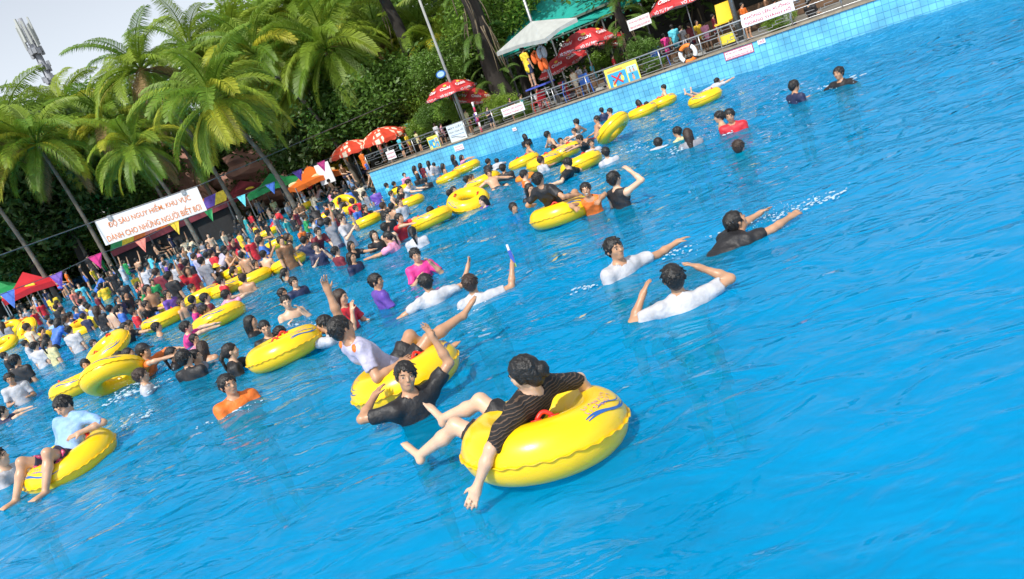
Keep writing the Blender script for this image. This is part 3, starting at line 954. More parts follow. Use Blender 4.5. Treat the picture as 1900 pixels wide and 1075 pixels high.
def ring(x, y, z=.07, sc=None, tilt=(0, 0), rz=0.0, label='', at=None, detail=True, M=None, name='swim_ring'):
    P = at if at is not None else G(x, y, z)
    if sc is None: sc = near_scale(P) * random.uniform(.94, 1.05)
    o = empty(name, P)
    o.rotation_euler = (Matrix.Rotation(rad(tilt[0]), 3, 'X') @ Matrix.Rotation(rad(tilt[1]), 3, 'Y') @ Matrix.Rotation(rad(rz), 3, 'Z')).to_euler()
    o.scale = (sc, sc, sc)
    link('tube', M_TUBE, o, None, M or YEL)
    link('seam', M_SEAM, o, None, M or YEL2)
    if detail:
        for a in (35, 215):
            link('handle', M_HD, o, Matrix.Rotation(rad(a), 4, 'Z'), RED_H)
        for a in (-95, 85):
            link('printed_waves', M_SW, o, Matrix.Rotation(rad(a), 4, 'Z'), BLU)
            link('worn_print', M_PR, o, Matrix.Rotation(rad(a), 4, 'Z'), PURP)
    tag(o, label, 'swim ring', 'yellow swim rings on the water')
    RINGS.append((o, x, y))
    return o
def near_scale(P):
    d = (P - CPOS).length
    return 1.13 - 0.11 * min(1, max(0, (d - 8) / 16))

# ================================================================ people close by, each in a pose of their own
ns = lambda x, y, z: near_scale(G(x, y, z))
def seat(r, face, pn, sc, dz, fo, side=0.0, **kw):       # lowers a person into a ring: hips in the hole
    _, J = body_mesh(pn, kw.get('h', .0125), True)
    th = rad(face); fw = Vector((math.sin(th), math.cos(th), 0)); rt = Vector((math.cos(th), -math.sin(th), 0))
    pel = r.location + fw * fo + rt * side + Vector((0, 0, dz))
    at = pel + Matrix.Rotation(-th, 3, 'Z') @ (Vector(J['hc']) * sc)
    return person(kw.pop('x', 0), kw.pop('y', 0), 0, face, pn, sc=sc, at=at, **kw)
HQ = .0105
r1 = ring(1010, 803, .13, 1.16, (-8, 5), 60, 'large yellow swim ring in front, under the woman in the black knit top')
r2 = ring(752, 698, .10, 1.13, (-5, -3), -80, 'yellow swim ring under the man with his arm raised')
r3 = ring(130, 855, .06, 1.10, (3, -3), -10, 'yellow swim ring under the boy in the light blue shirt, lower left')
ring(528, 647, .10, 1.10, (-6, -3), 60, 'yellow swim ring held by girls, left of the man raising his arm')
r5 = ring(1040, 395, .10, 1.08, (-7, 2), 40, 'yellow swim ring under the boy in a black vest, beside the man shading his eyes')

seat(r1, -42, 'lady', 1.03, -.02, .20, -.10, h=HQ, top='half', topc='sheer', hair='bun', x=974, y=684, extra='woman in a black striped knit top seated back-on in the front ring', skin=2)
_m = seat(r2, 62, 'raiser', 1.10, .05, -.08, h=HQ, top='tee', topc='lilac', x=655, y=630, extra='man in a pale lilac football shirt seated in a ring, one arm raised straight up', skin=1)
_c = person(753, 698, .36, 150, 'hook', 'tee', 'black', 'fringe', 'navy', 1.10, HQ, True, extra='boy in a black polo shirt hooked on the ring of the man raising his arm', skin=1)
seat(r3, -165, 'idle', 1.08, .02, .08, -.08, h=HQ, top='half', topc='sky', shorts='flowered', x=130, y=764, extra='boy in a light blue shirt and flowered shorts seated in a ring, looking down', skin=0)
leg_stripes(_m[0], 'raiser', 'r', fabric('white')); collar(_m[0], 'raiser', fabric('black'), .07, .009)
for _s in (-1, 1):
    _J = skeleton(POSES['raiser']); _q = Vector(_J['rsh' if _s > 0 else 'lsh'])
    link('shoulder_patch', ball(.05, .03, .045).mesh('shoulder_patch', True), _m[0], Matrix.Translation(_q + Vector((0, -.058, .035))), fabric('orange'))
collar(_c[0], 'hook', fabric('white'), .07, .014)
person(423, 714, .30, 150, 'fold', 'tee', 'orange', 'short', 'navy', ns(423, 714, .3), HQ, True, extra='young man in an orange T-shirt chest-deep with arms folded under water', skin=1)
_f = person(1140, 462, .31, 155, 'point', 'tee', 'white', 'wet', 'navy', ns(1140, 462, .36), HQ, True, extra='boy in a white collared shirt stretching one arm out to the right', skin=1)
collar(_f[0], 'point', fabric('white'), .072, .015)
person(1250, 516, .30, 8, 'nape', 'tee', 'white', 'short', 'navy', 1.12, HQ, True, extra='boy in a white T-shirt seen from behind, holding the side of his head', skin=1)
person(1365, 412, .18, 72, 'swim', 'tee', 'black', 'fringe', 'black', 1.10, HQ, True, extra='swimmer in a black shirt gliding to the right with both arms stretched ahead', skin=1)
person(1140, 332, .42, 55, 'brow', 'vest', 'black', 'short', 'black', ns(1140, 332, .42), HQ, True, extra='man in a black sleeveless top shading his eyes with one hand', skin=2)
person(790, 524, .30, -6, 'wide', 'tee', 'white', 'short', 'navy', 1.06, HQ, True, extra='boy in a wet white T-shirt seen from behind with both arms out', skin=1)
person(873, 526, .26, 12, 'gunner', 'tee', 'white', 'short', 'navy', 1.08, HQ, True, extra='boy in a white T-shirt seen from behind, holding up a water gun', skin=1)
person(698, 522, .36, 70, 'stand_turn', 'tee', 'purple', 'fringe', 'navy', 1.05, HQ, True, extra='boy in a purple and red football shirt left of the boy with both arms out', skin=1)
person(632, 552, .42, 110, 'nose', 'tee', 'red', 'long', 'black', 1.05, HQ, True, extra='long-haired girl in a red top pinching her nose beside the raised arm', skin=0)
seat(r5, 42, 'sit', 1.0, .06, -.04, h=HQ, top='tee', topc='black', x=1011, y=360, extra='boy in a black vest seated back-on in the ring near the man shading his eyes', skin=1)
person(1087, 352, .38, -165, 'hang', 'vest', 'orange', 'short', 'navy', .98, HQ, True, extra='grinning boy in an orange vest leaning on the ring beside the man shading his eyes', skin=1, grin=True)
# ================================================================ rings further out
for a in [
    (406, 592, .10, (14, 8), 'yellow swim ring with a boy gripping it, in the left crowd'),
    (303, 594, .08, (6, 3), 'empty low yellow swim ring among the heads on the left'),
    (201, 648, .26, (16, -14), 'yellow swim ring tipped on edge above the smiling girl on the left'),
    (150, 712, .12, (10, 4), 'yellow swim ring held by the smiling girl on the left'),
    (213, 697, .26, (-34, -6), 'yellow swim ring standing nearly upright beside the smiling girl on the left'),
    (535, 488, .10, (8, 6), 'yellow swim ring below the bare-backed boys left of the middle'),
    (801, 406, .10, (10, 4), 'yellow swim ring in front of the man in glasses and red shirt'),
    (868, 372, .14, (20, 6), 'yellow swim ring tipped up left of the boy whose head alone shows'),
    (1228, 190, .10, (4, 3), 'yellow swim ring under the bare-backed boy by the tiled wall'),
    (1192, 207, .10, (5, 3), 'yellow swim ring beside the black-haired woman by the tiled wall'),
    (1137, 238, .30, (-24, -22), 'yellow swim ring tipped steeply at the right end of the ring pile'),
    (1045, 283, .10, (6, 4), 'yellow swim ring under the bare-chested young man in the ring pile'),
    (1078, 304, .14, (14, 4), 'yellow swim ring under the black shirt with legs kicked to the left'),
    (972, 300, .10, (6, 4), 'yellow swim ring under the bare boy at the left end of the ring pile'),
    (1010, 300, .08, (4, 2), 'yellow swim ring in the middle of the ring pile with a white shirt before it'),
    (897, 338, .10, (12, 4), 'yellow swim ring under the young man in sunglasses'),
    (866, 311, .10, (6, 3), 'yellow swim ring held by two women near the tiled wall'),
    (832, 330, .06, (3, 3), 'yellow swim ring between the row of girls and the two women'),
    (742, 325, .16, (24, 6), 'small-looking yellow swim ring floating empty near the far end of the wall'),
    (567, 384, .14, (14, 8), 'yellow swim ring with a white-shirted child below the black stage'),
    (640, 380, .35, (44, 16), 'yellow swim ring held upright in the shallows'),
    (607, 402, .10, (6, 4), 'yellow swim ring before the child in an orange shirt'),
    (681, 411, .10, (8, 3), 'yellow swim ring right of the man in the striped grey polo'),
    (517, 452, .10, (8, 5), 'yellow swim ring pulled by a bare-chested boy left of the middle'),
    (760, 376, .10, (6, 2), 'yellow swim ring pushed by the bending boy in white'),
    (745, 352, .08, (4, 2), 'yellow swim ring half hidden behind the laughing woman in black'),
    (425, 533, .10, (6, 4), 'yellow swim ring behind the boy in pink in the left crowd'),
    (378, 549, .12, (8, 5), 'pale yellow swim ring before the boy in green in the left crowd'),
    (470, 517, .08, (5, 4), 'yellow swim ring beneath the bare-backed boy in the left crowd'),
    (20, 610, .30, (30, 10), 'yellow swim ring on top of the pile at the left edge'),
    (50, 612, .26, (45, -20), 'yellow swim ring leaning in the pile at the left edge'),
    (8, 640, .16, (20, 0), 'yellow swim ring at the bottom of the pile at the left edge'),
    (75, 628, .10, (8, 0), 'yellow swim ring just right of the pile at the left edge'),
    (155, 607, .12, (16, 6), 'yellow swim ring beside the woman in black in the left crowd'),
    (1308, 182, .10, (6, 4), 'yellow swim ring under the child lying face down by the wall'),
    (500, 432, .10, (6, 4), 'yellow swim ring in the crowd below the red football shirt'),
    (436, 505, .10, (6, 3), 'yellow swim ring beside the yellow sun hat'),
]:
    tl = a[3] if max(a[3]) >= 16 or min(a[3]) < 0 else (-.7 * a[3][0], -a[3][1])
    ring(a[0], a[1], a[2], None, tl, random.uniform(0, 360), a[4])
ring(975, 330, .02, .55, (0, 0), 40, 'small orange float under the boy in an orange vest', M=mat('float_orange', (.8, .25, .02), .4, .1), detail=False)

# ================================================================ people further out: x y head-height facing pose top colour hair size
TABLE = '''
@ on the open water at right
1474 160 .30 80 bend tee navy wet 1.0
1556 136 .24 -120 spread tee black short 1.03
1354 215 .32 -155 bend tee red short 1.05
1334 217 .26 -70 stand none white short .95
1371 273 .06 40 spread none white short 1.0
1276 249 .26 20 stand tee grey wetlong .95
1256 245 .20 -40 stand tee khaki short .9
1222 265 .14 30 prone tee white short .95
@ by the tiled wall
1331 150 .30 70 belly tee white short .85
1231 163 .52 -75 sit none white short .85
1184 192 .34 -20 bend tee black long .95
1199 194 .26 -60 stand none white short .75
1131 207 .46 -90 sit none white short .9
1116 205 .30 -10 stand tee navy short .9
@ in the ring pile
1107 222 .48 -100 sit none white short .95
1069 227 .48 -50 sit none white short .95
1065 244 .36 -120 hang tee white short .8
1016 250 .50 75 sit none white short 1.0
1000 238 .20 -90 stand tee grey long .8
973 254 .34 -30 stand tee black long .95
979 268 .44 -100 sit none white short .85
1027 275 .26 10 stand none white short .85
1075 258 .40 -100 hang tee black fringe .9
1097 266 .30 170 stand tee white wet .9
1124 283 .26 0 stand tee white short .95
1004 297 .26 65 reach tee white short .9
1053 303 .36 -50 sit_low tee black short .95
1040 262 .2 160 stand none white short .85
@ left of the ring pile
973 324 .26 85 bend vest orange short .95
983 351 .24 150 face tee black long .95
953 386 .10 155 stand tee blue wet .85
933 312 .30 15 stand tee black short 1.0
907 322 .36 170 sit_low none white short .95
906 300 .24 60 stoop tee black short .9
922 299 .18 20 prone tee white short .8
867 333 .34 60 hang none white short .95
875 330 .26 120 stand none white short .85
896 373 .14 -120 stand tee purple long .95
835 359 .26 60 hang tee navy short .85
842 353 .28 150 stand tee sky short .85
856 358 .22 20 stand tee silver short .8
799 391 .16 10 stand none white short .95
@ near the far end of the wall
857 292 .40 100 hang tee pink long .85
841 292 .46 90 stand tee black long .9
822 308 .40 80 stand none white long .85
805 306 .40 -30 bend tee grey short .8
795 303 .52 30 stand tee white long .9
780 307 .52 60 stand tee maroon long .9
769 312 .52 70 stand none white long .9
775 327 .36 20 stand tee black long .9
789 335 .30 -10 stand tee black short .85
750 325 .44 150 stand tee pink short .8
758 339 .60 120 push tee white short .95
731 341 .40 60 stand tee black short .8
717 344 .46 70 stand tee cyan short .85
743 352 .46 130 bend tee black tail .95
726 360 .40 100 face none white short .85
693 354 .50 10 stand tee purple short .9
727 383 .34 30 stand none white short .9
741 375 .44 130 stand tee silver short .95
711 382 .40 60 hang tee black short .95
717 402 .34 130 stand tee black short .95
741 405 .40 125 hang tee red fringe .95
660 386 .44 120 stand tee blue short .85
677 386 .40 110 reach tee black tail .9
@ in the middle of the pool
715 422 .36 30 stand none white short .95
719 440 .32 -70 reach tee pink tail .95
694 437 .28 150 stand tee black long .95
766 431 .30 10 stand tee white tail .95
771 474 .34 165 face tee magenta wet .95
652 456 .28 130 reach tee black long .85
652 478 .26 120 stand tee navy wetlong .9
623 466 .32 60 stand tee maroon short .9
586 459 .40 165 face tee navy short .95
564 446 .44 20 stand tee navy short .95
575 439 .42 110 stand tee navy short .9
590 430 .52 140 stoop tee maroon short 1.0
634 406 .72 110 face tee silver short 1.05
545 524 .30 140 stand tee navy wet .9
529 506 .16 60 stand none white tail .9
525 545 .16 120 stand none white short .9
531 561 .28 160 face none white tail 1.0
466 598 .20 95 stand tee black wetlong .95
492 609 .24 160 bend tee black tail .95
521 618 .14 20 stand none white short .9
601 601 .22 -80 hang tee white short .95
@ left of the ring held by girls
428 652 .26 70 reach tee black tail .95
346 607 .34 75 hang tee magenta short .95
361 629 .20 110 stand tee pink short .75
377 645 .20 20 reach none white wetlong .9
343 664 .30 25 stand tee black short 1.05
362 662 .22 90 stand tee grey short .9
320 656 .24 80 stand tee black tail .9
267 652 .42 100 hang half orange cap 1.0
239 657 .34 80 stand tee black tail .9
223 662 .26 60 stand tee navy short .85
262 697 .26 70 stand tee white short .95
159 677 .34 150 hang tee white fringe .9
291 607 .16 70 stand none white short .95
174 638 .18 120 stand none white short .85
@ in the left crowd
420 547 .34 40 hang tee pink short .95
381 553 .40 70 stand tee maroon short .95
379 576 .34 70 hang tee navy short .95
356 534 .44 90 face tee green short .85
357 556 .36 20 stand tee navy short .85
358 572 .30 80 stand tee magenta short .75
336 562 .32 120 stand none white short .85
310 546 .50 120 stand tee purple short .9
292 548 .46 150 stand tee brown short .8
300 556 .36 140 reach tee yellow short .7
410 521 .40 60 stand tee red short .9
402 497 .44 70 reach tee black hat .95
434 501 .44 60 stand tee black tail .9
451 516 .36 10 stand none white short .95
449 474 .52 20 stand none white short .9
461 459 .48 120 stand tee blue short .75
489 472 .48 20 reach none white short .95
474 489 .34 120 stand tee black short .85
477 432 .62 80 push none white short .9
523 473 .36 10 stand none white short .9
538 453 .38 170 hang none white short .9
240 602 .32 90 stoop tee white short .85
232 607 .34 120 reach tee black short .9
203 624 .14 100 stand none white short .8
204 573 .56 20 stand none white short .95
220 573 .50 60 stand tee blue tail .95
247 579 .40 60 stand tee red short .85
180 575 .62 30 stand tee black long 1.0
258 562 .42 110 stand none white tail .9
271 565 .42 100 reach tee black short .9
29 668 .60 20 stand tee black short 1.1
18 703 .50 150 bend tee white short .95
4 765 .16 60 hang tee navy short .9
88 636 .56 40 stand tee khaki tail .95
64 642 .54 20 stand tee white short .95
47 637 .40 60 stand tee white short .85
128 612 .58 10 stand tee white short .9
75 640 .40 90 wave tee blue short .85
8 660 .5 60 stand tee black short .85
-4 850 .30 90 fold tee silver short 1.05
'''
CROWD = '''
@ in the shallows below the banner
204 506 .95 150 stand tee black short .8
188 512 .85 60 stoop tee blue short .75
262 500 .9 20 stand tee silver short .85
290 505 .8 30 stand tee maroon short 1.05
313 512 .8 40 stand tee black short 1.05
282 524 .66 140 stand tee green short .7
256 528 .66 30 wave tee salmon tail .75
247 512 .7 120 stand tee yellow short .7
318 494 .76 40 stand tee white tail .8
345 488 .76 30 stand tee black short .95
333 482 .76 110 stand tee maroon short .8
374 484 .8 30 stand tee grey short .95
360 476 .8 60 stand tee lilac short .85
392 470 .82 50 stand tee red short .85
383 474 .78 20 stand tee white short .85
402 460 .84 130 stand tee black short .85
416 462 .8 40 stoop tee lilac short .85
430 446 .86 120 stoop tee maroon short .95
428 438 .9 40 stand tee red short .8
420 470 .7 100 face none white short .75
460 446 .72 130 stand tee red short .75
441 432 .84 60 stand tee yellow short .8
437 412 .9 20 stand tee black long .9
462 396 1.0 60 stand tee red short 1.0
440 396 .95 110 stand tee white short .8
452 404 .86 60 stand tee teal tail .8
425 393 .95 130 stand tee teal short .8
403 398 1.0 120 stand tee maroon short .85
495 386 .9 60 stand none white short .95
516 390 .86 60 stoop tee red short 1.0
492 414 .66 60 stand tee black short .85
530 378 .84 110 stand tee white short .85
504 372 .95 140 stand tee khaki short .85
486 374 .95 60 wave tee beige short .75
560 358 .8 100 wave tee white tail .8
540 402 .6 60 stand tee black short .85
528 408 .55 120 stand tee teal short .7
565 404 .55 80 reach tee green short .75
580 410 .5 80 stand tee white short .8
556 424 .5 110 stand tee orange short .8
603 382 .62 -90 stand tee orange short .75
612 352 .78 20 bend vest black tail .95
610 358 .66 60 stand tee pink tail .8
618 366 .6 30 stand tee green short .8
640 366 .55 20 stand none white short .85
665 345 .6 20 stand tee beige short .8
657 350 .55 60 stand tee black short .8
676 360 .5 60 stand tee grey tail .85
683 322 .75 -60 stoop none white short .9
692 312 .8 -60 stand tee purple tail .7
648 330 .7 150 stand tee sky short .8
636 338 .66 100 stand tee grey tail .8
671 326 .7 60 stand tee black short .8
@ in the shallows at far left
160 566 .58 40 stand tee yellow short .8
176 548 .64 60 stand tee maroon short .8
232 548 .5 110 stand tee black tail .85
218 556 .5 100 stand tee navy tail .8
262 545 .52 60 wave tee green tail .75
130 585 .52 60 stand tee navy short .85
140 574 .6 120 face tee blue short .8
165 570 .6 60 stand tee sky short .75
150 560 .62 40 stand tee white short .85
148 545 .66 80 stand tee salmon short .85
145 530 .8 150 stand tee cyan short .85
133 540 .72 110 stand tee salmon tail .85
106 562 .66 60 stand tee pink short .85
114 575 .6 50 stand tee black short .9
104 570 .6 20 stand tee black short .9
122 592 .5 40 stand tee white tail .85
155 587 .45 30 stand tee navy short .8
96 598 .45 20 stand tee sky short .75
78 613 .42 60 stand tee black short .85
60 578 .6 100 stand tee red short .8
72 563 .7 120 stand tee red tail .8
38 585 .6 140 stand tee orange short .85
24 590 .6 60 stand tee red short .75
45 575 .66 120 stand tee silver short .85
10 590 .6 120 stand tee lilac short .85
88 590 .45 40 stand none white short .8
300 480 .8 130 stand tee lilac tail .8
352 462 .86 100 reach tee sky short .8
366 466 .8 60 stand tee pink tail .75
338 462 .84 110 stand none white short .8
385 455 .86 120 stand tee navy tail .8
412 432 .9 100 stand tee beige tail .75
372 450 .9 60 stand tee grey short .8
330 474 .8 140 stand tee white tail .8
306 490 .74 70 stand tee purple short .75
480 404 .8 100 stand tee black short .85
470 418 .74 60 stand tee yellow tail .8
508 402 .74 100 stand tee grey short .8
545 392 .66 110 stand tee maroon tail .8
'''
random.seed(21)
NOHAIR = set()
def run_table(txt, h, faces, zmin=None):
    place = ''
    for ln in txt.strip().splitlines():
        if ln.startswith('@'): place = ln[2:]; continue
        x, y, z, f, pn, top, c, hair, sc = ln.split()
        x, y, z, f, sc = float(x), float(y), float(z), float(f), float(sc)
        P = G(x, y, z)
        s_ = sc * near_scale(P) * (1.08 if not faces else 1.0)
        dep = (P - CPOS).length
        sh = random.choice(['black', 'navy', 'black', 'grey', 'blue', 'maroon'])
        person(x, y, z, f, pn, top, c, hair, sh, s_, h if dep > 14 else .0125, faces, place)
run_table(TABLE, .016, True)
run_table(CROWD, .022, False)
# the packed band of bathers between the shallows and the first rings
rnd = random.Random(33)
taken = [(d['x'], d['y']) for d in PEOPLE]
cols_ = ['black', 'white', 'black', 'navy', 'black', 'white', 'navy', 'black', 'black', 'grey', 'white', 'black', 'navy', 'maroon', 'black', 'beige', 'grey', 'black', 'red', 'maroon', 'grey', 'lilac', 'teal', 'blue', 'yellow', 'pink', 'beige', 'salmon', 'green', 'purple', 'silver', 'orange', 'brown', 'cyan']
k = 0; tries = 0
while k < 40 and tries < 4000:
    tries += 1
    u = rnd.random(); x = -10 + u * 690
    y = 577 - u * 262 + rnd.random() ** 1.3 * (105 - 30 * u)
    if any(abs(x - a) < 9 and abs(y - b) < 11 for a, b in taken): continue
    taken.append((x, y)); k += 1
    P = G(x, y, .6)
    person(x, y, .55 + .25 * rnd.random(), rnd.uniform(-60, 160), rnd.choice(['stand', 'stand', 'bend', 'stand_turn', 'wave', 'stoop', 'face', 'reach']), 'none' if rnd.random() < .15 else 'tee', rnd.choice(cols_), rnd.choice(['short', 'short', 'short', 'tail', 'long', 'fringe']),
           rnd.choice(['black', 'navy', 'blue', 'grey']), near_scale(P) * rnd.uniform(.85, 1.1), .022, False, 'in the shallows at left' if x < 330 else 'in the shallows right of the banner')
# ---- things worn or held
def on_head(idx_xy, mesh, M, name, label):
    for d in PEOPLE:
        if (d['x'], d['y']) == idx_xy:
            _, J = body_mesh(d['pose'], .016, False)
            o = link(name, mesh, d['o'], frame(J['hc'], J['HR'][:, 0], J['HR'][:, 1], J['HR'][:, 2]), M)
on_head((267, 652), cap_mesh(), fabric('black'), 'cap', '')
on_head((402, 497), hat_mesh(), fabric('yellow'), 'sun_hat', '')
# ================================================================ railing on the wall
STEEL = mat('steel', (.42, .43, .44), .35, .15, 8, .05, metal=.7)
STEEL_D = mat('dark_steel', (.16, .17, .18), .45, .2, 8, .1, metal=.5)
WHITE = mat('white_board', (.78, .76, .76), .6, .05, 4)
REDP, ORP = mat('red_letters', (.50, .03, .10), .6, .08, 20), mat('orange_letters', (.78, .24, .05), .6, .08, 20)
RAIL_Z = WALL_Z + .78
rail = empty('railing', Wp(0, .17, WALL_Z)); tag(rail, 'steel railing with stepped bars along the top of the tiled pool wall', 'railing')
def rl(p): return Vector(p) - rail.location
def bar(name, a, b, r, parent=rail, M=STEEL, n=6):
    return MB().tube([rl(a), rl(b)], r, n).build(name, M, parent, True)
RO = .17
bar('handrail', Wp(WALL_L, RO, RAIL_Z), Wp(WALL_R, RO, RAIL_Z), .032)
bar('bottom_rail', Wp(WALL_L, RO, WALL_Z + .12), Wp(WALL_R, RO, WALL_Z + .12), .016)
bar('middle_rail', Wp(WALL_L, RO, WALL_Z + .50), Wp(WALL_R, RO, WALL_Z + .50), .016)
PST = 1.55
npost = int((WALL_R - WALL_L) / PST)
for i in range(npost + 1):
    t = WALL_L + i * PST
    bar('post', Wp(t, RO, WALL_Z + .04), Wp(t, RO, RAIL_Z), .025)
    if i == npost: break
    mb = MB()                              # the stepped ornament between two posts
    def seg(u0, z0, u1, z1): mb.tube([rl(Wp(t + u0 * PST, RO, WALL_Z + z0)), rl(Wp(t + u1 * PST, RO, WALL_Z + z1))], .010, 4)
    for (u, z) in ((.08, .60), (.52, .66), (.3, .22), (.68, .28)):
        w_ = .30
        seg(u, z, u + w_, z); seg(u, z, u, z + .1); seg(u + w_, z, u + w_, z + .1); seg(u, z + .1, u + w_ * .6, z + .1)
        seg(u + w_, z + .05, min(1, u + w_ + .12), z + .05)
    tag(mb.build('stepped_bars', STEEL, rail), kind='stuff')

# ================================================================ signs
def wall_frame(p, out=0.0, roll=0.0):
    x = (WV * math.cos(roll) + Vector((0, 0, 1)) * math.sin(roll)); z = WN; y = z.cross(x)
    return frame(Vector(p) + WN * out, x, y, z)
def sign(name, px, py, off, out, w, h, lines, M, label, roll=0.0, board=None, lh=None, border=None):
    p = K(px, py, off)
    o = empty(name, p); mx = wall_frame((0, 0, 0), out, roll)
    link('board', MB().box((0, 0, 0), (w, h, .02)).mesh('board'), o, mx, board or WHITE)
    if border:
        f = MB()
        for s in (-1, 1):
            f.box((0, s * (h / 2 - .012), .012), (w, .024, .008)); f.box((s * (w / 2 - .012), 0, .0125), (.024, h - .05, .008))
        link('frame', f.mesh('frame'), o, mx, border)
    n_ = len(lines)
    for i, tx in enumerate(lines):
        if not tx: continue
        yy = h * (.5 - (i + .5) / n_) * .86
        text(tx, o, mx @ Matrix.Translation((0, yy, .0135)), M, w=w * (.88 if len(tx) > 5 else .7), h=lh or h / n_ * .62, bold=.012)
    tag(o, label, 'sign')
    return o, mx
sign('rule_sign', 1424, 24, RO, .05, 1.72, .42, ['KHÔNG LÊN XUỐNG', 'NGANG THÀNH HỒ'], REDP, 'white sign with large red letters tied to the railing, upper right')
sign('rule_sign', 1371, 97, 0, .015, 1.0, .29, ['ĐỘ SÂU NGUY HIỂM, KHU VỰC', 'DÀNH CHO NHỮNG NGƯỜI BIẾT BƠI'], REDP, 'white depth warning sign on the tiled wall right of the life ring', border=REDP)
sign('depth_mark', 1413, 77, 0, .015, .26, .15, ['1m5'], REDP, 'small white depth mark reading 1m5 at the top of the tiled wall')
sign('depth_mark', 955, 240, 0, .015, .20, .13, ['1m'], REDP, 'small white depth mark on the wall left of the ring pile')
sign('rule_sign', 953, 203, RO, .05, 1.12, .34, ['KHÔNG LÊN XUỐNG', 'NGANG THÀNH HỒ'], REDP, 'white sign with two red lines on the railing left of the lifeguard stand')
sign('rule_sign', 1186, 41, 2.0, 0, .95, .40, ['ĐỘ SÂU NGUY HIỂM, KHU VỰC', 'DÀNH CHO NHỮNG NGƯỜI BIẾT BƠI'], REDP, 'white sign with red lines hanging before the fern-covered trunk')
sign('section_sign', 849, 246, RO, .05, .92, .78, ['MẶT CẮT', 'DỌC CỦA HỒ', '', ''], mat('dark_letters', (.06, .05, .12), .6, .1), 'white sign showing the slope of the pool floor, on the railing', board=mat('pale_board', (.60, .68, .70), .6, .06))
sign('rule_sign', 852, 274, 0, .015, .52, .24, ['ĐỘ SÂU NGUY HIỂM, KHU VỰC', 'DÀNH CHO NHỮNG NGƯỜI BIẾT BƠI'], REDP, 'small white sign on the wall under the pool section sign')
sign('rule_sign', 727, 287, RO, .05, .55, .40, ['ĐỘ SÂU NGUY HIỂM, KHU VỰC', 'DÀNH CHO NHỮNG NGƯỜI BIẾT BƠI'], REDP, 'small white sign on the railing near the far end of the wall')
for o in list(bpy.data.objects):           # the section drawing: floor line falling to the right
    if o.name.startswith('section_sign'):
        m_ = wall_frame((0, 0, 0), .05)
        pts = [(-.36, -.12, .013), (-.12, -.14, .013), (.05, -.2, .013), (.2, -.25, .013), (.38, -.26, .013)]
        b = MB().tube([m_ @ Vector(q) for q in pts], .012, 5); b.build('floor_line', mat('dark_letters', (.06, .05, .12)), o)
        b = MB().tube([m_ @ Vector((x_, -.06 - .01 * k, .013)) for k, x_ in enumerate((-.36, 0, .38))], .008, 5); b.build('water_line', BLU, o)
def picture_sign(px, py, w, h, label, crossed):
    p = K(px, py, RO); o = empty('picture_sign', p); mx = wall_frame((0, 0, 0), .05)
    def put(nm, pts, M, z):
        b = MB(); n_ = len(pts); b.add([(x, y, z) for x, y in pts] + [(x, y, z + .004) for x, y in pts], [tuple(range(n_))[::-1], tuple(range(n_, 2 * n_))] + [(i, (i + 1) % n_, n_ + (i + 1) % n_, n_ + i) for i in range(n_)])
        return link(nm, b.mesh(nm), o, mx, M)
    def rect(x0, y0, x1, y1): return [(x0 * w, y0 * h), (x1 * w, y0 * h), (x1 * w, y1 * h), (x0 * w, y1 * h)]
    def disc(cx, cy, r, sx=1.0, sy=1.0, n_=12): return [(cx * w + r * sx * math.cos(2 * math.pi * i / n_), cy * h + r * sy * math.sin(2 * math.pi * i / n_)) for i in range(n_)]
    put('board', rect(-.5, -.5, .5, .5), mat('sign_yellow', (.72, .68, .10), .6, .1), -.006)
    put('panel', rect(-.44, -.42, .12, .24), mat('sign_blue', (.04, .36, .68), .6, .1), .001)
    put('panel', rect(.16, -.42, .46, -.02), mat('sign_blue', (.04, .36, .68), .6, .1), .001)
    put('panel', rect(.16, .0, .46, .3), mat('sign_pale', (.5, .68, .8), .6, .1), .001)
    put('title_strip', rect(-.42, .3, .05, .38), mat('sign_orange', (.75, .35, .08), .6, .1), .001)
    sk, dk, yl = SKIN[0], mat('sign_navy', (.03, .04, .12), .6, .1), mat('sign_yellow2', (.75, .66, .12), .6, .1)
    for cx, cy, q in ((-.3, -.2, 1), (-.02, .02, 1), (.3, -.16, .8), (.26, .17, .6), (.36, .17, .6)):
        put('figure_body', disc(cx, cy - .14 * q, .11 * h * q, .8, 1.3), yl if cx < .1 else sk, .006)
        put('figure_head', disc(cx, cy + .05 * q, .055 * h * q), sk, .010)
        put('figure_hair', disc(cx, cy + .09 * q, .05 * h * q, 1, .6), dk, .0145)
    if crossed:
        for s in (-1, 1):
            c, a = (-.17 * w, -.08 * h), .62 * h
            d = Vector((1, s * .9)).normalized(); e = Vector((-d.y, d.x)) * .035 * h
            pts = [Vector(c) + d * a * .55 + e, Vector(c) - d * a * .55 + e, Vector(c) - d * a * .55 - e, Vector(c) + d * a * .55 - e]
            put('red_cross', [(q.x, q.y) for q in pts], mat('sign_red', (.65, .03, .03), .6, .1), .019 + .005 * (s > 0))
    tag(o, label, 'sign')
picture_sign(1156, 139, 1.36, .76, 'yellow picture sign with a red cross on the railing', True)
picture_sign(806, 264, .62, .58, 'yellow and blue picture sign low on the railing near its far end', False)

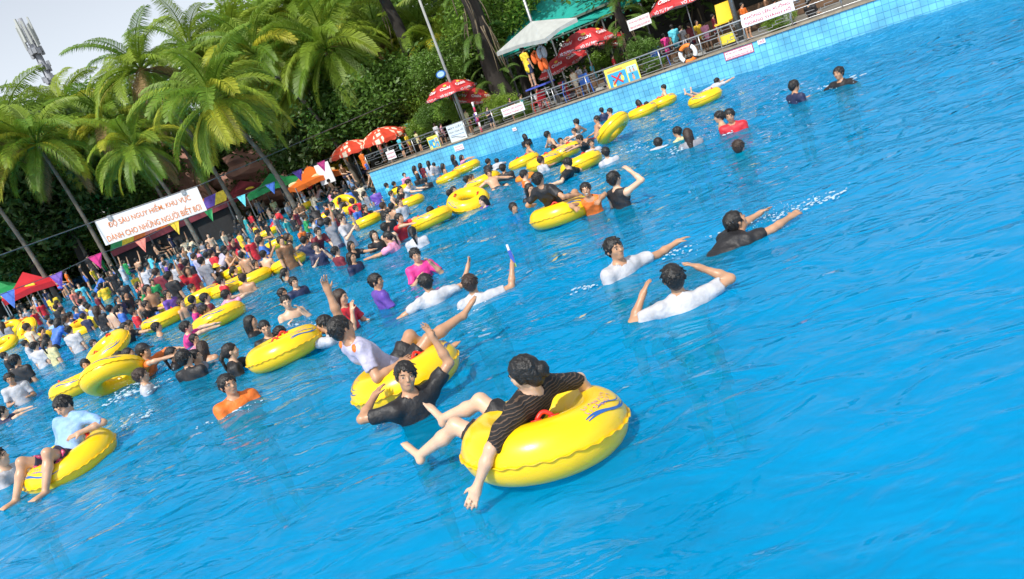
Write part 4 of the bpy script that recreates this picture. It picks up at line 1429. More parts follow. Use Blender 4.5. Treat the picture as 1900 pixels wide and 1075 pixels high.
# ---- life ring on the railing
def life_ring():
    p = K(1278, 99, RO) + WN * .09
    o = empty('life_ring', p); mx = wall_frame((0, 0, 0), 0)
    R0, r0 = .275, .075
    cols = [mat('buoy_orange', (.85, .20, .02), .5, .08), mat('buoy_white', (.78, .76, .74), .5, .08)]
    for k in range(4):
        a0 = rad(55 + 90 * k); N = 10
        pts = [(R0 * math.cos(a0 + rad(90) * i / N), R0 * math.sin(a0 + rad(90) * i / N), 0) for i in range(N + 1)]
        link('segment', MB().tube(pts, r0, 12).mesh('segment', True), o, mx, cols[k % 2])
        pts = [(R0 * math.cos(a0 + rad(t_)), R0 * math.sin(a0 + rad(t_)), 0) for t_ in (-5, 0, 5)]
        link('band', MB().tube(pts, r0 + .006, 12).mesh('band', True), o, mx, mat('band_black', (.02, .02, .025), .6, .1))
    link('rope', MB().tube([(-.06, R0 + r0, 0), (-.03, R0 + .2, -.06), (.03, R0 + .2, -.06), (.06, R0 + r0, 0)], .014, 6).mesh('rope', True), o, mx, mat('rope_grey', (.5, .5, .5), .8))
    tag(o, 'orange and white life ring hanging on the railing', 'life ring')
life_ring()

# ================================================================ parasols
def parasol(apex, R, drop, label, M, Mu=None, tilt=(0, 0), rz=0.0, pole_to=None, words=None, n=8, sheer=None, under=None, pole=True, val=.16, name='parasol'):
    o = empty(name, apex)
    rot = (Matrix.Rotation(rad(tilt[0]), 3, 'X') @ Matrix.Rotation(rad(tilt[1]), 3, 'Y') @ Matrix.Rotation(rad(rz), 3, 'Z')).to_4x4()
    prof = [(0.02, 0), (.36, -.12), (.68, -.42), (1.0, -1.0)]
    for k in range(n):
        a0, a1 = 2 * math.pi * k / n, 2 * math.pi * (k + 1) / n
        am = (a0 + a1) / 2
        V = []; Fc = []
        for (r, z) in prof:
            sag = 1 - .045 * r
            V += [(R * r * math.cos(a0), R * r * math.sin(a0), drop * z), (R * r * sag * math.cos(am) * math.cos((a1 - a0) / 2) * 1.03, R * r * sag * math.sin(am) * math.cos((a1 - a0) / 2) * 1.03, drop * (z - .02 * r)), (R * r * math.cos(a1), R * r * math.sin(a1), drop * z)]
        V += [(R * 1.01 * math.cos(a0), R * 1.01 * math.sin(a0), -drop - val * .6), (R * .97 * math.cos(am), R * .97 * math.sin(am), -drop - val), (R * 1.01 * math.cos(a1), R * 1.01 * math.sin(a1), -drop - val * .6)]
        rows = len(V) // 3
        for i in range(rows - 1):
            for j in range(2):
                Fc.append((3 * i + j, 3 * i + j + 1, 3 * i + 3 + j + 1, 3 * i + 3 + j))
        nv = len(V)
        V2 = [(x * .992, y * .992, z - .012) for x, y, z in V]
        Fc += [tuple(nv + i for i in f)[::-1] for f in Fc]
        MM = M[k % len(M)]
        b = MB().add(V, Fc[:len(Fc) // 2]); me = b.mesh('panel')
        pn_ = link('panel', me, o, rot, MM)
        b2 = MB().add(V2, [tuple(i - nv for i in f) for f in Fc[len(Fc) // 2:]]); link('lining', b2.mesh('lining'), pn_, None, under or MM)
        if words:
            pa, pb = Vector((R * .68 * math.cos(am), R * .68 * math.sin(am), -.42 * drop)), Vector((R * .95 * math.cos(am), R * .95 * math.sin(am), -drop))
            yv = (pa - pb).normalized(); xv = Vector((-math.sin(am), math.cos(am), 0)); zv = xv.cross(yv)
            c = (pa + pb) / 2 + zv * .03
            text(words[0], o, rot @ frame(c + yv * R * .05, xv, yv, zv), words[2], w=R * .42, bold=.02)
            q = Vector((R * 1.0 * math.cos(am), R * 1.0 * math.sin(am), -drop - val * .38)); q += Vector((math.cos(am), math.sin(am), 0)) * .03
            text(words[1], o, rot @ frame(q, xv, Vector((0, 0, 1)), Vector((math.cos(am), math.sin(am), 0))), words[2], w=R * .48, bold=.02)
            sp = [(math.cos(t_) * .055 * R * (1.6 if i % 2 else 1), math.sin(t_) * .04 * R * (1.6 if i % 2 else 1), 0) for i, t_ in enumerate([2 * math.pi * i / 16 for i in range(16)])]
            link('sun_emblem', MB().add(sp, [tuple(range(16))]).mesh('sun_emblem'), o, rot @ frame(c + yv * R * .19 + zv * .012, xv, yv, zv), mat('emblem_yellow', (.8, .5, .05), .5))
        rb = MB().tube([(0, 0, -.02), (R * .6 * math.cos(a0), R * .6 * math.sin(a0), -.4 * drop - .02), (R * .99 * math.cos(a0), R * .99 * math.sin(a0), -drop - .01)], .01, 4)
        link('rib', rb.mesh('rib'), o, rot, STEEL_D)
    if pole:
        foot = pole_to - apex if pole_to is not None else Vector((0, 0, -2.3))
        MB().tube([(0, 0, .06), foot], .022, 8).build('pole', STEEL, o, True)
        MB().tube([foot, foot + Vector((0, 0, .1))], [.22, .18], 14).build('foot', mat('concrete_foot', (.3, .3, .29), .9, .2), o)
    tag(o, label, 'parasol', 'parasols along the deck')
    return o
RED_U = mat('parasol_red', (.66, .05, .055), .55, .12, 5, .05, transl=.25)
RED_W = mat('parasol_pale', (.80, .70, .62), .55, .1, 5, transl=.25)
ORG_U = mat('parasol_orange_red', (.70, .07, .03), .55, .12, 5, transl=.25)
def check_mat():
    M = bpy.data.materials.new('parasol_check'); M.use_nodes = True
    n_ = M.node_tree; p = n_.nodes['Principled BSDF']; p.inputs['Roughness'].default_value = .6
    tc_ = n_.nodes.new('ShaderNodeTexCoord'); ck = n_.nodes.new('ShaderNodeTexBrick'); ck.inputs['Scale'].default_value = 1.6
    ck.inputs['Color1'].default_value = (.78, .55, .38, 1); ck.inputs['Color2'].default_value = (.8, .66, .5, 1); ck.inputs['Mortar'].default_value = (.68, .07, .03, 1)
    ck.inputs['Mortar Size'].default_value = .1; ck.inputs['Brick Width'].default_value = .55; ck.inputs['Row Height'].default_value = .5
    n_.links.new(tc_.outputs['Object'], ck.inputs['Vector']); n_.links.new(ck.outputs['Color'], p.inputs['Base Color'])
    return M
CHK = check_mat()
LIN = mat('parasol_lining', (.55, .42, .42), .7, .1)
LWH = mat('letters_white', (.8, .78, .78), .6, .05)
WORDS = ('Oishi', 'VÔ TƯ ĐI!', LWH)
def deck_under(p, z=WALL_Z + .02): return Vector((p.x, p.y, z))
def par_at(px, py, off, R, drop, label, M, **kw):
    p = K(px, py, off)
    return parasol(p, R * 1.22, drop * 1.15, label, M, pole_to=deck_under(p) - Vector((0, 0, -.01)), **kw)
par_at(829, 151, 1.5, .95, .42, 'red parasol with white words and pale lining left of the hanging roots', [RED_U], words=WORDS, under=LIN, rz=10)
par_at(876, 162, 3.2, .85, .40, 'red parasol tilted behind the one left of the hanging roots', [RED_U], words=WORDS, under=LIN, tilt=(10, 22), rz=30)
par_at(1076, 56, 2.2, 1.02, .50, 'large red parasol with white words right of the lifeguard stand', [RED_U], words=WORDS, under=LIN, rz=16)
par_at(1035, 103, 3.6, .95, .36, 'red parasol half hidden behind the lifeguard stand', [RED_U], words=WORDS, under=LIN, rz=0, tilt=(4, -10))
par_at(1262, -28, 2.0, 1.15, .5, 'red parasol with white words cut by the upper edge, left of the yellow chair', [RED_U], words=WORDS, under=LIN, rz=12)
par_at(1146, 60, 4.6, .8, .42, 'red parasol peeping out behind the fern-covered trunk', [RED_U], words=WORDS, under=LIN, rz=0, tilt=(0, 24))
def par_d(px, py, dep, R, drop, label, M, zf=.1, **kw):
    p = D(px, py, dep)
    return parasol(p, R, drop, label, M, pole_to=Vector((p.x, p.y, zf)), **kw)
par_d(645, 262, 40, 1.25, .55, 'orange and white parasol nearest the yellow tent', [CHK, ORG_U], n=12, rz=5)
par_d(702, 238, 39, 1.2, .5, 'orange and white parasol second from the yellow tent', [CHK, ORG_U], n=12, rz=8, tilt=(4, 0), zf=WALL_Z)
par_d(731, 238, 42, 1.0, .4, 'orange and white parasol partly behind the second one', [CHK, ORG_U], n=12, rz=8, zf=WALL_Z)
par_d(779, 209, 44, .62, .6, 'small orange and white parasol below the large red one', [CHK, ORG_U], n=12, rz=8, tilt=(20, -25), zf=WALL_Z)

# ================================================================ lifeguard stand with its white shade
TARP = mat('shade_canvas', (.40, .42, .40), .8, .12, 3, .1)
base = Wp(wt(1022, 215, .9), .9, WALL_Z)
st = empty('lifeguard_stand', base); tag(st, 'steel lifeguard stand with blue platform behind the railing', 'stand')
def sl(dx, dy, dz): return WV * dx - WN * dy + Vector((0, 0, dz))
for dx in (-.42, .42):
    for dy in (-.35, .35):
        MB().tube([sl(dx * 1.2, dy * 1.2, .02), sl(dx * .8, dy * .8, 1.0)], .028, 6).build('leg', STEEL, st, True)
MB().box(sl(0, 0, 1.03), (1.0, .8, .06), RW).build('platform', mat('platform_blue', (.05, .08, .42), .6, .15), st)
for k in range(4): MB().tube([sl(.2, -.46 + .02 * k, .2 + .22 * k), sl(.62, -.46 + .02 * k, .2 + .22 * k)], .016, 5).build('step', STEEL, st)
for dx in (-.45, .45):
    MB().tube([sl(dx, .36, 1.06), sl(dx, .36, 2.5)], .02, 6).build('upright', STEEL, st)
apex = K(986, 40, .9)
sh = empty('shade_umbrella', apex); tag(sh, 'square off-white shade umbrella with a drooping corner over the lifeguard', 'umbrella')
cor = [K(921, 98, 1.9), K(1070, 33, .9) , K(1010, 72, -.5), K(1000, 40, 3.2)]
order = [cor[0], cor[2], cor[1], cor[3]]
for i in range(4):
    a, b = order[i] - apex, order[(i + 1) % 4] - apex
    mid = (a + b) / 2 * .97 + Vector((0, 0, .03))
    V = [(0, 0, 0), a, mid, b, a + Vector((0, 0, -.16)), mid + Vector((0, 0, -.13)), b + Vector((0, 0, -.16))]
    MB().add(V, [(0, 1, 2), (0, 2, 3), (1, 4, 5, 2), (2, 5, 6, 3)]).build('panel', TARP, sh)
    MB().tube([(0, 0, -.02), a * .98 + Vector((0, 0, -.03))], .015, 5).build('rib', STEEL_D, sh)
foot = Vector((apex.x, apex.y, WALL_Z + .02)) - apex
MB().tube([Vector((0, 0, .02)), foot], .03, 8).build('pole', STEEL, sh, True)
# tall pale mast rising behind the shade
def mast(a, b, r0, r1, label, name='pole', M=STEEL):
    o = empty(name, a)
    MB().tube([Vector((0, 0, 0)), (b - a) * .5, b - a], [r0, (r0 + r1) / 2, r1], 10).build('shaft', M, o, True)
    MB().tube([Vector((0, 0, 0)), Vector((0, 0, .12))], [r0 * 2.4, r0 * 2.2], 10).build('collar', M, o)
    tag(o, label, 'pole')
    return o
p = K(1003, 90, 1.6); p2 = K(972, 0, 1.6); up = (p2 - p); mast(Wp(wt(1003, 90, 1.6), 1.6, WALL_Z), Wp(wt(1003, 90, 1.6), 1.6, 6.4), .07, .055, 'pale grey mast rising above the white shade umbrella')
tl = wt(868, 240, 1.2); mast(Wp(tl, 1.2, WALL_Z), Wp(tl, 1.2, 9.0), .075, .05, 'tall grey lamp pole rising behind the red parasol', M=mat('pole_grey', (.33, .33, .31), .6, .2, 2))
sp = empty('striped_pole', Wp(wt(897, 252, .35), .35, WALL_Z)); tag(sp, 'red and white striped pole leaning on the railing', 'pole')
a, b = Vector((0, 0, .03)), K(876, 190, .5) - sp.location
for k in range(6):
    MB().tube([a + (b - a) * (k / 6), a + (b - a) * ((k + 1) / 6)], .045, 8).build('band', [REDP, WHITE][k % 2], sp, True)
rs = empty('round_sign', K(818, 138, 1.1)); tag(rs, 'round blue and white sign on the lamp pole above the red parasol', 'sign')
m_ = wall_frame((0, 0, 0), 0)
link('disc', MB().tube([(0, 0, -.01), (0, 0, .01)], .26, 24).mesh('disc'), rs, m_ @ Matrix.Diagonal((1.05, .62, 1, 1)), BLU)
link('inner_disc', MB().tube([(0, 0, .012), (0, 0, .018)], .19, 24).mesh('inner_disc'), rs, m_ @ Matrix.Diagonal((1.05, .62, 1, 1)), mat('sign_sky', (.35, .55, .75), .5))

# ---- yellow lifeguard chair
yc = empty('lifeguard_chair', Wp(wt(1348, 45, .9), .9, WALL_Z)); tag(yc, 'yellow plastic lifeguard chair on a steel frame beside the red-lettered sign', 'chair')
YP = mat('chair_yellow', (.85, .52, .02), .4, .06)
sc_ = K(1343, 42, .9) - yc.location
MB().box(sc_ + Vector((0, 0, 0)), (.52, .5, .06), RW).build('seat', YP, yc)
bk = MB()
V = []
for i in range(6):
    u = i / 5
    for j in range(5):
        q = j / 4 - .5
        V.append(sc_ + WV * q * (.54 - .06 * u) - WN * (.22 + .10 * u - .16 * q * q) + Vector((0, 0, .03 + .62 * u)))
N_ = len(V)
V += [v - WN * .03 for v in V]
Fc = [(i * 5 + j, i * 5 + j + 1, i * 5 + j + 6, i * 5 + j + 5) for i in range(5) for j in range(4)]
Fc += [tuple(N_ + k for k in f)[::-1] for f in Fc]
bk.add(V, Fc).build('backrest', YP, yc, True)
for dx in (-.22, .22):
    for dy in (-.2, .2): MB().tube([sc_ + WV * dx - WN * dy, WV * dx * 1.3 - WN * dy * 1.3 + Vector((0, 0, .03))], .02, 6).build('leg', STEEL, yc)
MB().box(sc_ + Vector((0, 0, -.55)) + WN * .1, (.5, .06, .34), RW).build('draped_cloth', mat('cloth_lemon', (.75, .65, .05), .8, .15, 8, .3), yc)
mast(Wp(wt(1372, 60, 1.0), 1.0, WALL_Z), Wp(wt(1372, 60, 1.0), 1.0, 4.6), .09, .08, 'thick grey post beside the yellow lifeguard chair', M=STEEL_D)

# ================================================================ green roof shelter behind the stand
GR = mat('green_roof', (.01, .30, .25), .55, .12, 1.5, .1)
gs = empty('green_shelter', Wp(wt(1030, 60, 7), 7, WALL_Z)); tag(gs, 'open shelter with green sheet roof behind the lifeguard stand', 'shelter')
e0, e1 = K(924, 104, 6.0), K(1150, 22, 6.0)                       # front eave
zz = (e0.z + e1.z) / 2; e0.z = e1.z = zz
e1 = e1 + (e1 - e0) * .15
r0, r1 = e0 - WN * 5.5 + Vector((0, 0, 3.3)), e1 - WN * 5.5 + Vector((0, 0, 3.3))
ns_ = 9
for k in range(ns_):                                               # overlapping roof sheets
    u0, u1 = k / ns_, (k + 1.04) / ns_
    A, B, C_, D_ = e0.lerp(e1, u0), e0.lerp(e1, u1), r0.lerp(r1, u1), r0.lerp(r1, u0)
    off_ = Vector((0, 0, .012 * (k % 2)))
    q = [v + off_ - gs.location for v in (A, B, C_, D_)]
    MB().add(q + [v - Vector((0, 0, .03)) for v in q], [(0, 1, 2, 3), (7, 6, 5, 4), (0, 4, 5, 1), (1, 5, 6, 2), (2, 6, 7, 3), (3, 7, 4, 0)]).build('roof_sheet', GR, gs)
MB().tube([e0 - gs.location + Vector((0, 0, -.12)), e1 - gs.location + Vector((0, 0, -.12))], .04, 6).build('eave_beam', mat('beam_dark', (.06, .09, .08), .7), gs)
for u in (.05, .4, .75, 1.0):
    q = e0.lerp(e1, u) - gs.location
    MB().tube([Vector((q.x, q.y, .02)), q + Vector((0, 0, -.1))], .045, 8).build('post', STEEL_D, gs)
mb = MB()
for u in range(24):
    q = e0.lerp(e1, u / 24) - gs.location; q2 = e0.lerp(e1, (u + .8) / 24) - gs.location
    mb.add([q + Vector((0, 0, -.06)), q2 + Vector((0, 0, -.06)), (q + q2) / 2 + Vector((0, 0, -.28))], [(0, 1, 2)])
mb.build('scalloped_fringe', mat('green_fringe', (.01, .14, .09), .7), gs)
# counter behind with dark back
ct = empty('kiosk', Wp(wt(1250, 60, 9), 9, WALL_Z)); tag(ct, 'dark wooden kiosk wall with counter behind the people on the deck', 'kiosk')
w_ = 22
MB().box(Vector((0, 0, 1.6)) + WV * 6, (w_, .2, 3.2), RW).build('back_wall', mat('kiosk_dark', (.035, .035, .032), .8, .3, 1), ct)
MB().box(Vector((0, 0, .5)) + WV * 6 + WN * 1.2, (w_, .5, 1.0), RW).build('counter', mat('kiosk_wood', (.12, .07, .04), .7, .3, 2, .2), ct)
MB().box(Vector((0, 0, 3.25)) + WV * 6 + WN * 1.2, (w_, 3.0, .1), RW).build('roof', mat('kiosk_roof', (.10, .14, .11), .8, .3, 2), ct)

# ================================================================ people and things on the deck
def deck_person(px, py, off, f, pn, top, c, hair='short', sc=.95):
    p = K(px, py, off)
    me_, J = body_mesh(pn, .022, False)
    s_ = sc
    if pn != 'bench':
        fz = WALL_Z + .02; hgt = J['hc'][2] - min(J['lan'][2], J['ran'][2]) + .075
        s_ = min(1.25, max(.62, (p.z - fz) / hgt))
    return person(px, py, 0, f, pn, top, c, hair, random.choice(['black', 'navy', 'grey', 'maroon']), s_, .022, False, 'on the deck behind the railing', at=p)
random.seed(5)
for a in [(1136, 105, 2.6, 100, 'stand', 'tee', 'red'), (1246, 50, 3.6, 20, 'stand', 'tee', 'cyan'), (1263, 52, 3.8, 60, 'stand', 'tee', 'white'), (1277, 47, 3.4, -30, 'stand', 'tee', 'maroon'),
          (1231, 66, 3.0, 40, 'stand', 'tee', 'magenta'), (1220, 82, 3.2, 90, 'stand', 'tee', 'blue'), (1292, 42, 4.2, 160, 'stand', 'tee', 'yellow'), (1305, 44, 4.0, 20, 'stand', 'tee', 'pink'),
          (1376, 10, 2.2, 150, 'bend', 'tee', 'orange'), (1418, -4, 3.0, 120, 'stand', 'tee', 'brown'), (1436, 2, 3.4, 60, 'stand', 'tee', 'red'), (1452, 14, 1.6, 40, 'bench', 'tee', 'silver'), (1500, 4, 2.4, 60, 'bench', 'tee', 'black'),
          (1071, 125, 2.0, 60, 'stand', 'tee', 'white'), (1084, 124, 2.4, 90, 'bend', 'tee', 'grey'), (1096, 118, 2.6, 120, 'stand', 'tee', 'cyan'), (1061, 132, 1.6, 20, 'stand', 'vest', 'beige'),
          (1118, 128, 2.2, 80, 'stand', 'tee', 'navy'), (1045, 150, 2.2, 100, 'bench', 'tee', 'red'), (995, 168, 2.4, 150, 'bench', 'tee', 'white'), (945, 185, 1.2, 170, 'fold', 'tee', 'black'), (965, 178, 2.6, 100, 'bench', 'tee', 'teal'),
          (903, 202, .8, 150, 'fold', 'tee', 'navy'), (880, 207, 1.2, 100, 'bend', 'tee', 'purple'), (862, 206, 1.6, 60, 'stand', 'tee', 'khaki'), (806, 232, 1.8, 40, 'stand', 'tee', 'white'), (817, 232, 2.2, 100, 'stand', 'tee', 'pink'),
          (738, 256, 1.6, 60, 'stand', 'tee', 'cyan'), (752, 250, 2.4, 120, 'stand', 'tee', 'yellow'), (716, 268, 2.0, 100, 'stand', 'tee', 'white'), (700, 262, 4, 120, 'stand', 'tee', 'salmon'), (770, 246, 3, 60, 'stand', 'tee', 'khaki'),
          (1160, 95, 5, 60, 'stand', 'tee', 'green'), (1322, 30, 5, 100, 'stand', 'tee', 'maroon'), (1205, 70, 5.2, 120, 'stand', 'tee', 'teal')]:
    deck_person(*a)
# the lifeguard on his platform
p = K(968, 84, .9)
_, J = body_mesh('stand', .016, False)
lg = person(968, 84, 0, 60, 'stand', 'tee', 'yellow', 'short', 'navy', .98, .016, True, at=base + Vector((0, 0, 1.06 + (J['hc'][2] - J['lan'][2] + .075) * .98)) - WV * .25, extra='lifeguard in a yellow shirt standing on the blue platform under the white shade', skin=1)
# life jackets hung on the stand
for k, (dx, dz) in enumerate(((.3, 2.1), (.5, 1.75), (.62, 2.2))):
    lj = empty('life_jacket', base + sl(dx, -.1, dz)); tag(lj, ['orange life jacket hanging highest on the lifeguard stand', 'orange life jacket hanging lowest on the lifeguard stand', 'grey and orange life jacket at the outer side of the lifeguard stand'][k], 'life jacket', 'life jackets on the stand')
    OM = [mat('jacket_orange', (.75, .13, .02), .7, .1), mat('jacket_orange', (.75, .13, .02)), mat('jacket_grey', (.4, .4, .42), .7)][k]
    for s in (-1, 1):
        sd = ball(.11, .06, .24); sd.v = [tuple(Vector(v) + sl(s * .11, 0, 0)) for v in sd.v]; sd.build('side', OM, lj, True)
    MB().tube([sl(-.11, 0, .18), sl(0, 0, .27), sl(.11, 0, .18)], .045, 6).build('collar', OM, lj, True)
# plastic tables and chairs behind the rail
def plastic_chair(p, rz, col, label):
    o = empty('plastic_chair', p, rz); CM = mat('plastic_' + col, FAB[col], .4, .05)
    MB().box((0, 0, .43), (.42, .42, .03)).build('seat', CM, o)
    MB().add([(-.21, .2, .45), (.21, .2, .45), (.18, .3, .85), (-.18, .3, .85), (-.21, .23, .45), (.21, .23, .45), (.18, .33, .85), (-.18, .33, .85)], [(0, 1, 2, 3), (7, 6, 5, 4), (0, 4, 5, 1), (1, 5, 6, 2), (2, 6, 7, 3), (3, 7, 4, 0)]).build('backrest', CM, o)
    for x in (-.19, .19):
        for y in (-.19, .19): MB().tube([(x, y, .42), (x * 1.15, y * 1.15, 0)], .018, 5).build('leg', CM, o)
    tag(o, label, 'chair', 'plastic chairs on the deck')
for k, (px, py, off, c, lab) in enumerate([(1042, 185, 1.4, 'blue', 'blue plastic chair just behind the lifeguard stand'), (1058, 172, 2.2, 'red', 'red plastic chair right of the lifeguard stand'), (1090, 165, 1.8, 'blue', 'blue plastic chair left of the yellow picture sign'), (998, 198, 1.6, 'red', 'red plastic chair left of the lifeguard stand'),
                                       (1225, 110, 1.8, 'blue', 'blue plastic chair left of the life ring'), (1010, 215, .9, 'red', 'red plastic chair low under the blue platform')]):
    q = Wp(wt(px, py, off), off, WALL_Z + .02); plastic_chair(q, random.uniform(0, 6), c, lab)

# ================================================================ banner, cables and pennants over the shallows
c1 = [D(-120, 517, 27), D(175, 411, 33.5), D(365, 346, 34.5), D(780, 168, 44)]
cb = empty('cable', c1[0]); tag(cb, 'steel cable carrying the white banner across the pool', 'cable')
MB().tube([c - c1[0] for c in c1], .022, 5).build('strand', STEEL_D, cb)
bn = empty('banner', c1[1]); tag(bn, 'long white banner with two lines of orange letters hanging over the crowd', 'banner')
xv = (c1[2] - c1[1]); bw = xv.length; xv.normalize(); yv = Vector((0, 0, 1)); yv = (yv - xv * yv.dot(xv)).normalized(); zv = xv.cross(yv)
bh = 1.10; mid = xv * bw / 2 - yv * (bh / 2 + .02)
fm_ = frame(mid, xv, yv, zv)
bb = MB(); NB = 16; V = []
for i in range(NB + 1):
    for j in range(5):
        u, w = i / NB - .5, j / 4 - .5
        V.append((u * bw, w * bh, .007 * math.sin(i * 1.3) * (.5 - w)))
bb.add(V, [(i * 5 + j, i * 5 + 5 + j, i * 5 + 6 + j, i * 5 + 1 + j) for i in range(NB) for j in range(4)])
link('cloth', bb.mesh('cloth', True), bn, fm_, mat('banner_cloth', (.86, .84, .82), .7, .04, 2, transl=.08))
text('ĐỘ SÂU NGUY HIỂM, KHU VỰC', bn, fm_ @ Matrix.Translation((0, .25, .014)), ORP, w=bw * .80, h=.40, bold=.008)
text('DÀNH CHO NHỮNG NGƯỜI BIẾT BƠI', bn, fm_ @ Matrix.Translation((0, -.25, .014)), ORP, w=bw * .92, h=.40, bold=.008)
for u in (.14, .86): link('clip', MB().box((0, 0, 0), (.16, .2, .05)).mesh('clip'), bn, fm_ @ Matrix.Translation((bw * (u - .5), bh / 2 - .04, .03)), STEEL)
FLG = [(15, 556, 'blue'), (105, 522, 'purple'), (178, 487, 'magenta'), (262, 458, 'salmon'), (325, 426, 'yellow'), (388, 402, 'green'), (449, 375, 'cyan'), (503, 352, 'blue'), (553, 328, 'purple'), (597, 311, 'magenta'), (640, 293, 'orange'), (683, 274, 'yellow'), (722, 257, 'green'), (757, 240, 'cyan'), (800, 220, 'purple')]
dpt = lambda x: 22 + 20 * (x / 757.0) ** .8 if x > 0 else 22
pts = []
for x, y, c in FLG:
    pts.append(D(x - 2, y - 14 + x * .006, dpt(x)))
c2 = empty('cable', pts[0]); tag(c2, 'thin line carrying coloured pennants below the white banner', 'cable')
MB().tube([q - pts[0] for q in [D(-90, 585, 20)] + pts + [D(850, 200, 46)]], .012, 4).build('strand', STEEL_D, c2)
FN = {'magenta': 'crimson', 'salmon': 'red', 'cyan': 'light blue'}
cnt = {}
PEN = ['at the left edge', 'left of the leaning palm trunk', 'before the leaning palm trunk', 'under the left half of the banner', 'under the middle of the banner', 'right under the end of the banner', 'above the red football shirt', 'right of the red football shirt', 'before the orange tent', 'before the white board', 'left of the first orange parasol', 'under the first orange parasol', 'under the second orange parasol', 'right of the second orange parasol', 'under the large red parasol']
for k, (x, y, c) in enumerate(FLG):
    q = pts[k]; s_ = .62 * dpt(x) / FPX * 50
    o = empty('pennant', q); w_, h_ = .42, .52
    w_ *= (1 + .15 * math.sin(k)); tw = math.sin(k * 2.3) * .35
    d_ = xv * math.cos(tw) + zv * math.sin(tw)
    V = [-d_ * w_ / 2, d_ * w_ / 2, Vector((0, 0, -h_)) + zv * .08, d_ * .02 + Vector((0, 0, -h_ * .5)) + zv * (.05 + .04 * math.sin(k))]
    V2 = [v - zv * .006 for v in V]
    MB().add(V + V2, [(0, 3, 1), (0, 2, 3), (3, 2, 1), (4, 5, 7), (4, 7, 6), (7, 5, 6), (0, 1, 5, 4), (1, 2, 6, 5), (2, 0, 4, 6)]).build('cloth', fabric(c), o)
    MB().tube([-d_ * w_ / 2, d_ * w_ / 2], .014, 4).build('hem', fabric(c), o)
    tag(o, '%s pennant hanging on the line %s' % (FN.get(c, c), PEN[k]), 'pennant', 'pennants on the line')

# ================================================================ tents, stage and boards at the shallow end
def tent(px, py, dep, W_, H_, col, label, lean=0.0, zf=.1, logo=None):
    p = D(px, py, dep); o = empty('tent', Vector((p.x, p.y, zf))); h0 = p.z - zf
    CM = mat('tent_' + col, FAB[col], .6, .12, 2, .05, transl=.2)
    R3 = Matrix.Rotation(lean, 3, 'Z')
    cs = [R3 @ Vector((sx * W_ / 2, sy * W_ / 2, h0 - H_)) for sx, sy in ((-1, -1), (1, -1), (1, 1), (-1, 1))]
    top = Vector((0, 0, h0))
    for i in range(4):
        a, b = cs[i], cs[(i + 1) % 4]; m2 = (a + b) / 2 + Vector((0, 0, .12))
        ma, mb_ = a.lerp(top, .5) - Vector((0, 0, .12)), b.lerp(top, .5) - Vector((0, 0, .12))
        va = Vector((0, 0, -.28))
        MB().add([top, ma, mb_, a, m2, b, a + va, m2 + va, b + va], [(0, 1, 2), (1, 3, 4), (1, 4, 2), (2, 4, 5), (3, 6, 7, 4), (4, 7, 8, 5)]).build('roof_panel', CM, o)
        MB().tube([Vector((a.x, a.y, 0)), a], .03, 6).build('post', STEEL, o)
        if logo: link('printed_patch', ball(.32, .02, .14).mesh('printed_patch', True), o, Matrix.Translation((a + b) / 2 * .82 + top * .18 + Vector((0, 0, .02))), fabric(logo))
    tag(o, label, 'tent')
tent(42, 505, 42, 2.9, 1.0, 'red', 'red pop-up tent behind the leaning palm trunk at left', .5, logo='yellow')
tent(-12, 520, 44, 2.8, .9, 'green', 'green pop-up tent at the left edge behind the red one', .3)
tent(570, 308, 46, 2.9, .9, 'orange', 'orange pop-up tent at the foot of the leaning palm', .4, logo='khaki')
tent(500, 322, 48, 3.4, .8, 'green', 'green pop-up tent left of the orange one', .2)
tent(622, 290, 50, 3.4, .9, 'yellow', 'yellow pop-up tent between the orange tent and the parasols', .3)
tent(445, 335, 50, 3.4, .9, 'maroon', 'dark red pop-up tent among the palm trunks', .5, logo='yellow')
# painted stall front under the banner
sf = empty('stall_front', D(300, 425, 46)); tag(sf, 'long painted stall front in green, orange and red behind the banner', 'stall')
bx = [D(205, 466, 46) - sf.location, D(420, 372, 46) - sf.location]
dx_ = (bx[1] - bx[0]); ln_ = dx_.length; dx_.normalize(); dz_ = Vector((0, 0, 1)); dn_ = dx_.cross(dz_)
cols_ = ['green', 'yellow', 'orange', 'salmon', 'orange', 'yellow', 'cyan', 'orange', 'purple', 'yellow']
for k, c in enumerate(cols_):
    u0, u1 = k / len(cols_), (k + 1) / len(cols_)
    a, b = bx[0] + dx_ * ln_ * u0, bx[0] + dx_ * ln_ * u1
    sk_ = dx_ * .35
    V = [a, b, b + dz_ * .62 + sk_, a + dz_ * .62 + sk_]
    MB().add(V + [v - dn_ * .05 for v in V], [(0, 1, 2, 3), (7, 6, 5, 4), (0, 4, 5, 1), (1, 5, 6, 2), (2, 6, 7, 3), (3, 7, 4, 0)]).build('painted_panel', fabric(c), sf)
MB().box(bx[0] + dx_ * ln_ / 2 - dz_ * .2, (ln_, .08, .34), Matrix((dx_, -dn_, dz_)).transposed()).build('red_fascia', fabric('maroon'), sf)
MB().box(bx[0] + dx_ * ln_ / 2 - dz_ * 1.3 - dn_ * -1.2 + Vector((0, 1.5, 0)), (ln_, .1, 1.9), Matrix((dx_, -dn_, dz_)).transposed()).build('dark_back', mat('stall_dark', (.02, .02, .022), .9), sf)
for u in (0, .33, .66, 1): MB().tube([bx[0] + dx_ * ln_ * u - dz_ * .1, Vector((bx[0].x + dx_.x * ln_ * u, bx[0].y + dx_.y * ln_ * u, .06 - sf.location.z))], .05, 6).build('post', STEEL_D, sf)
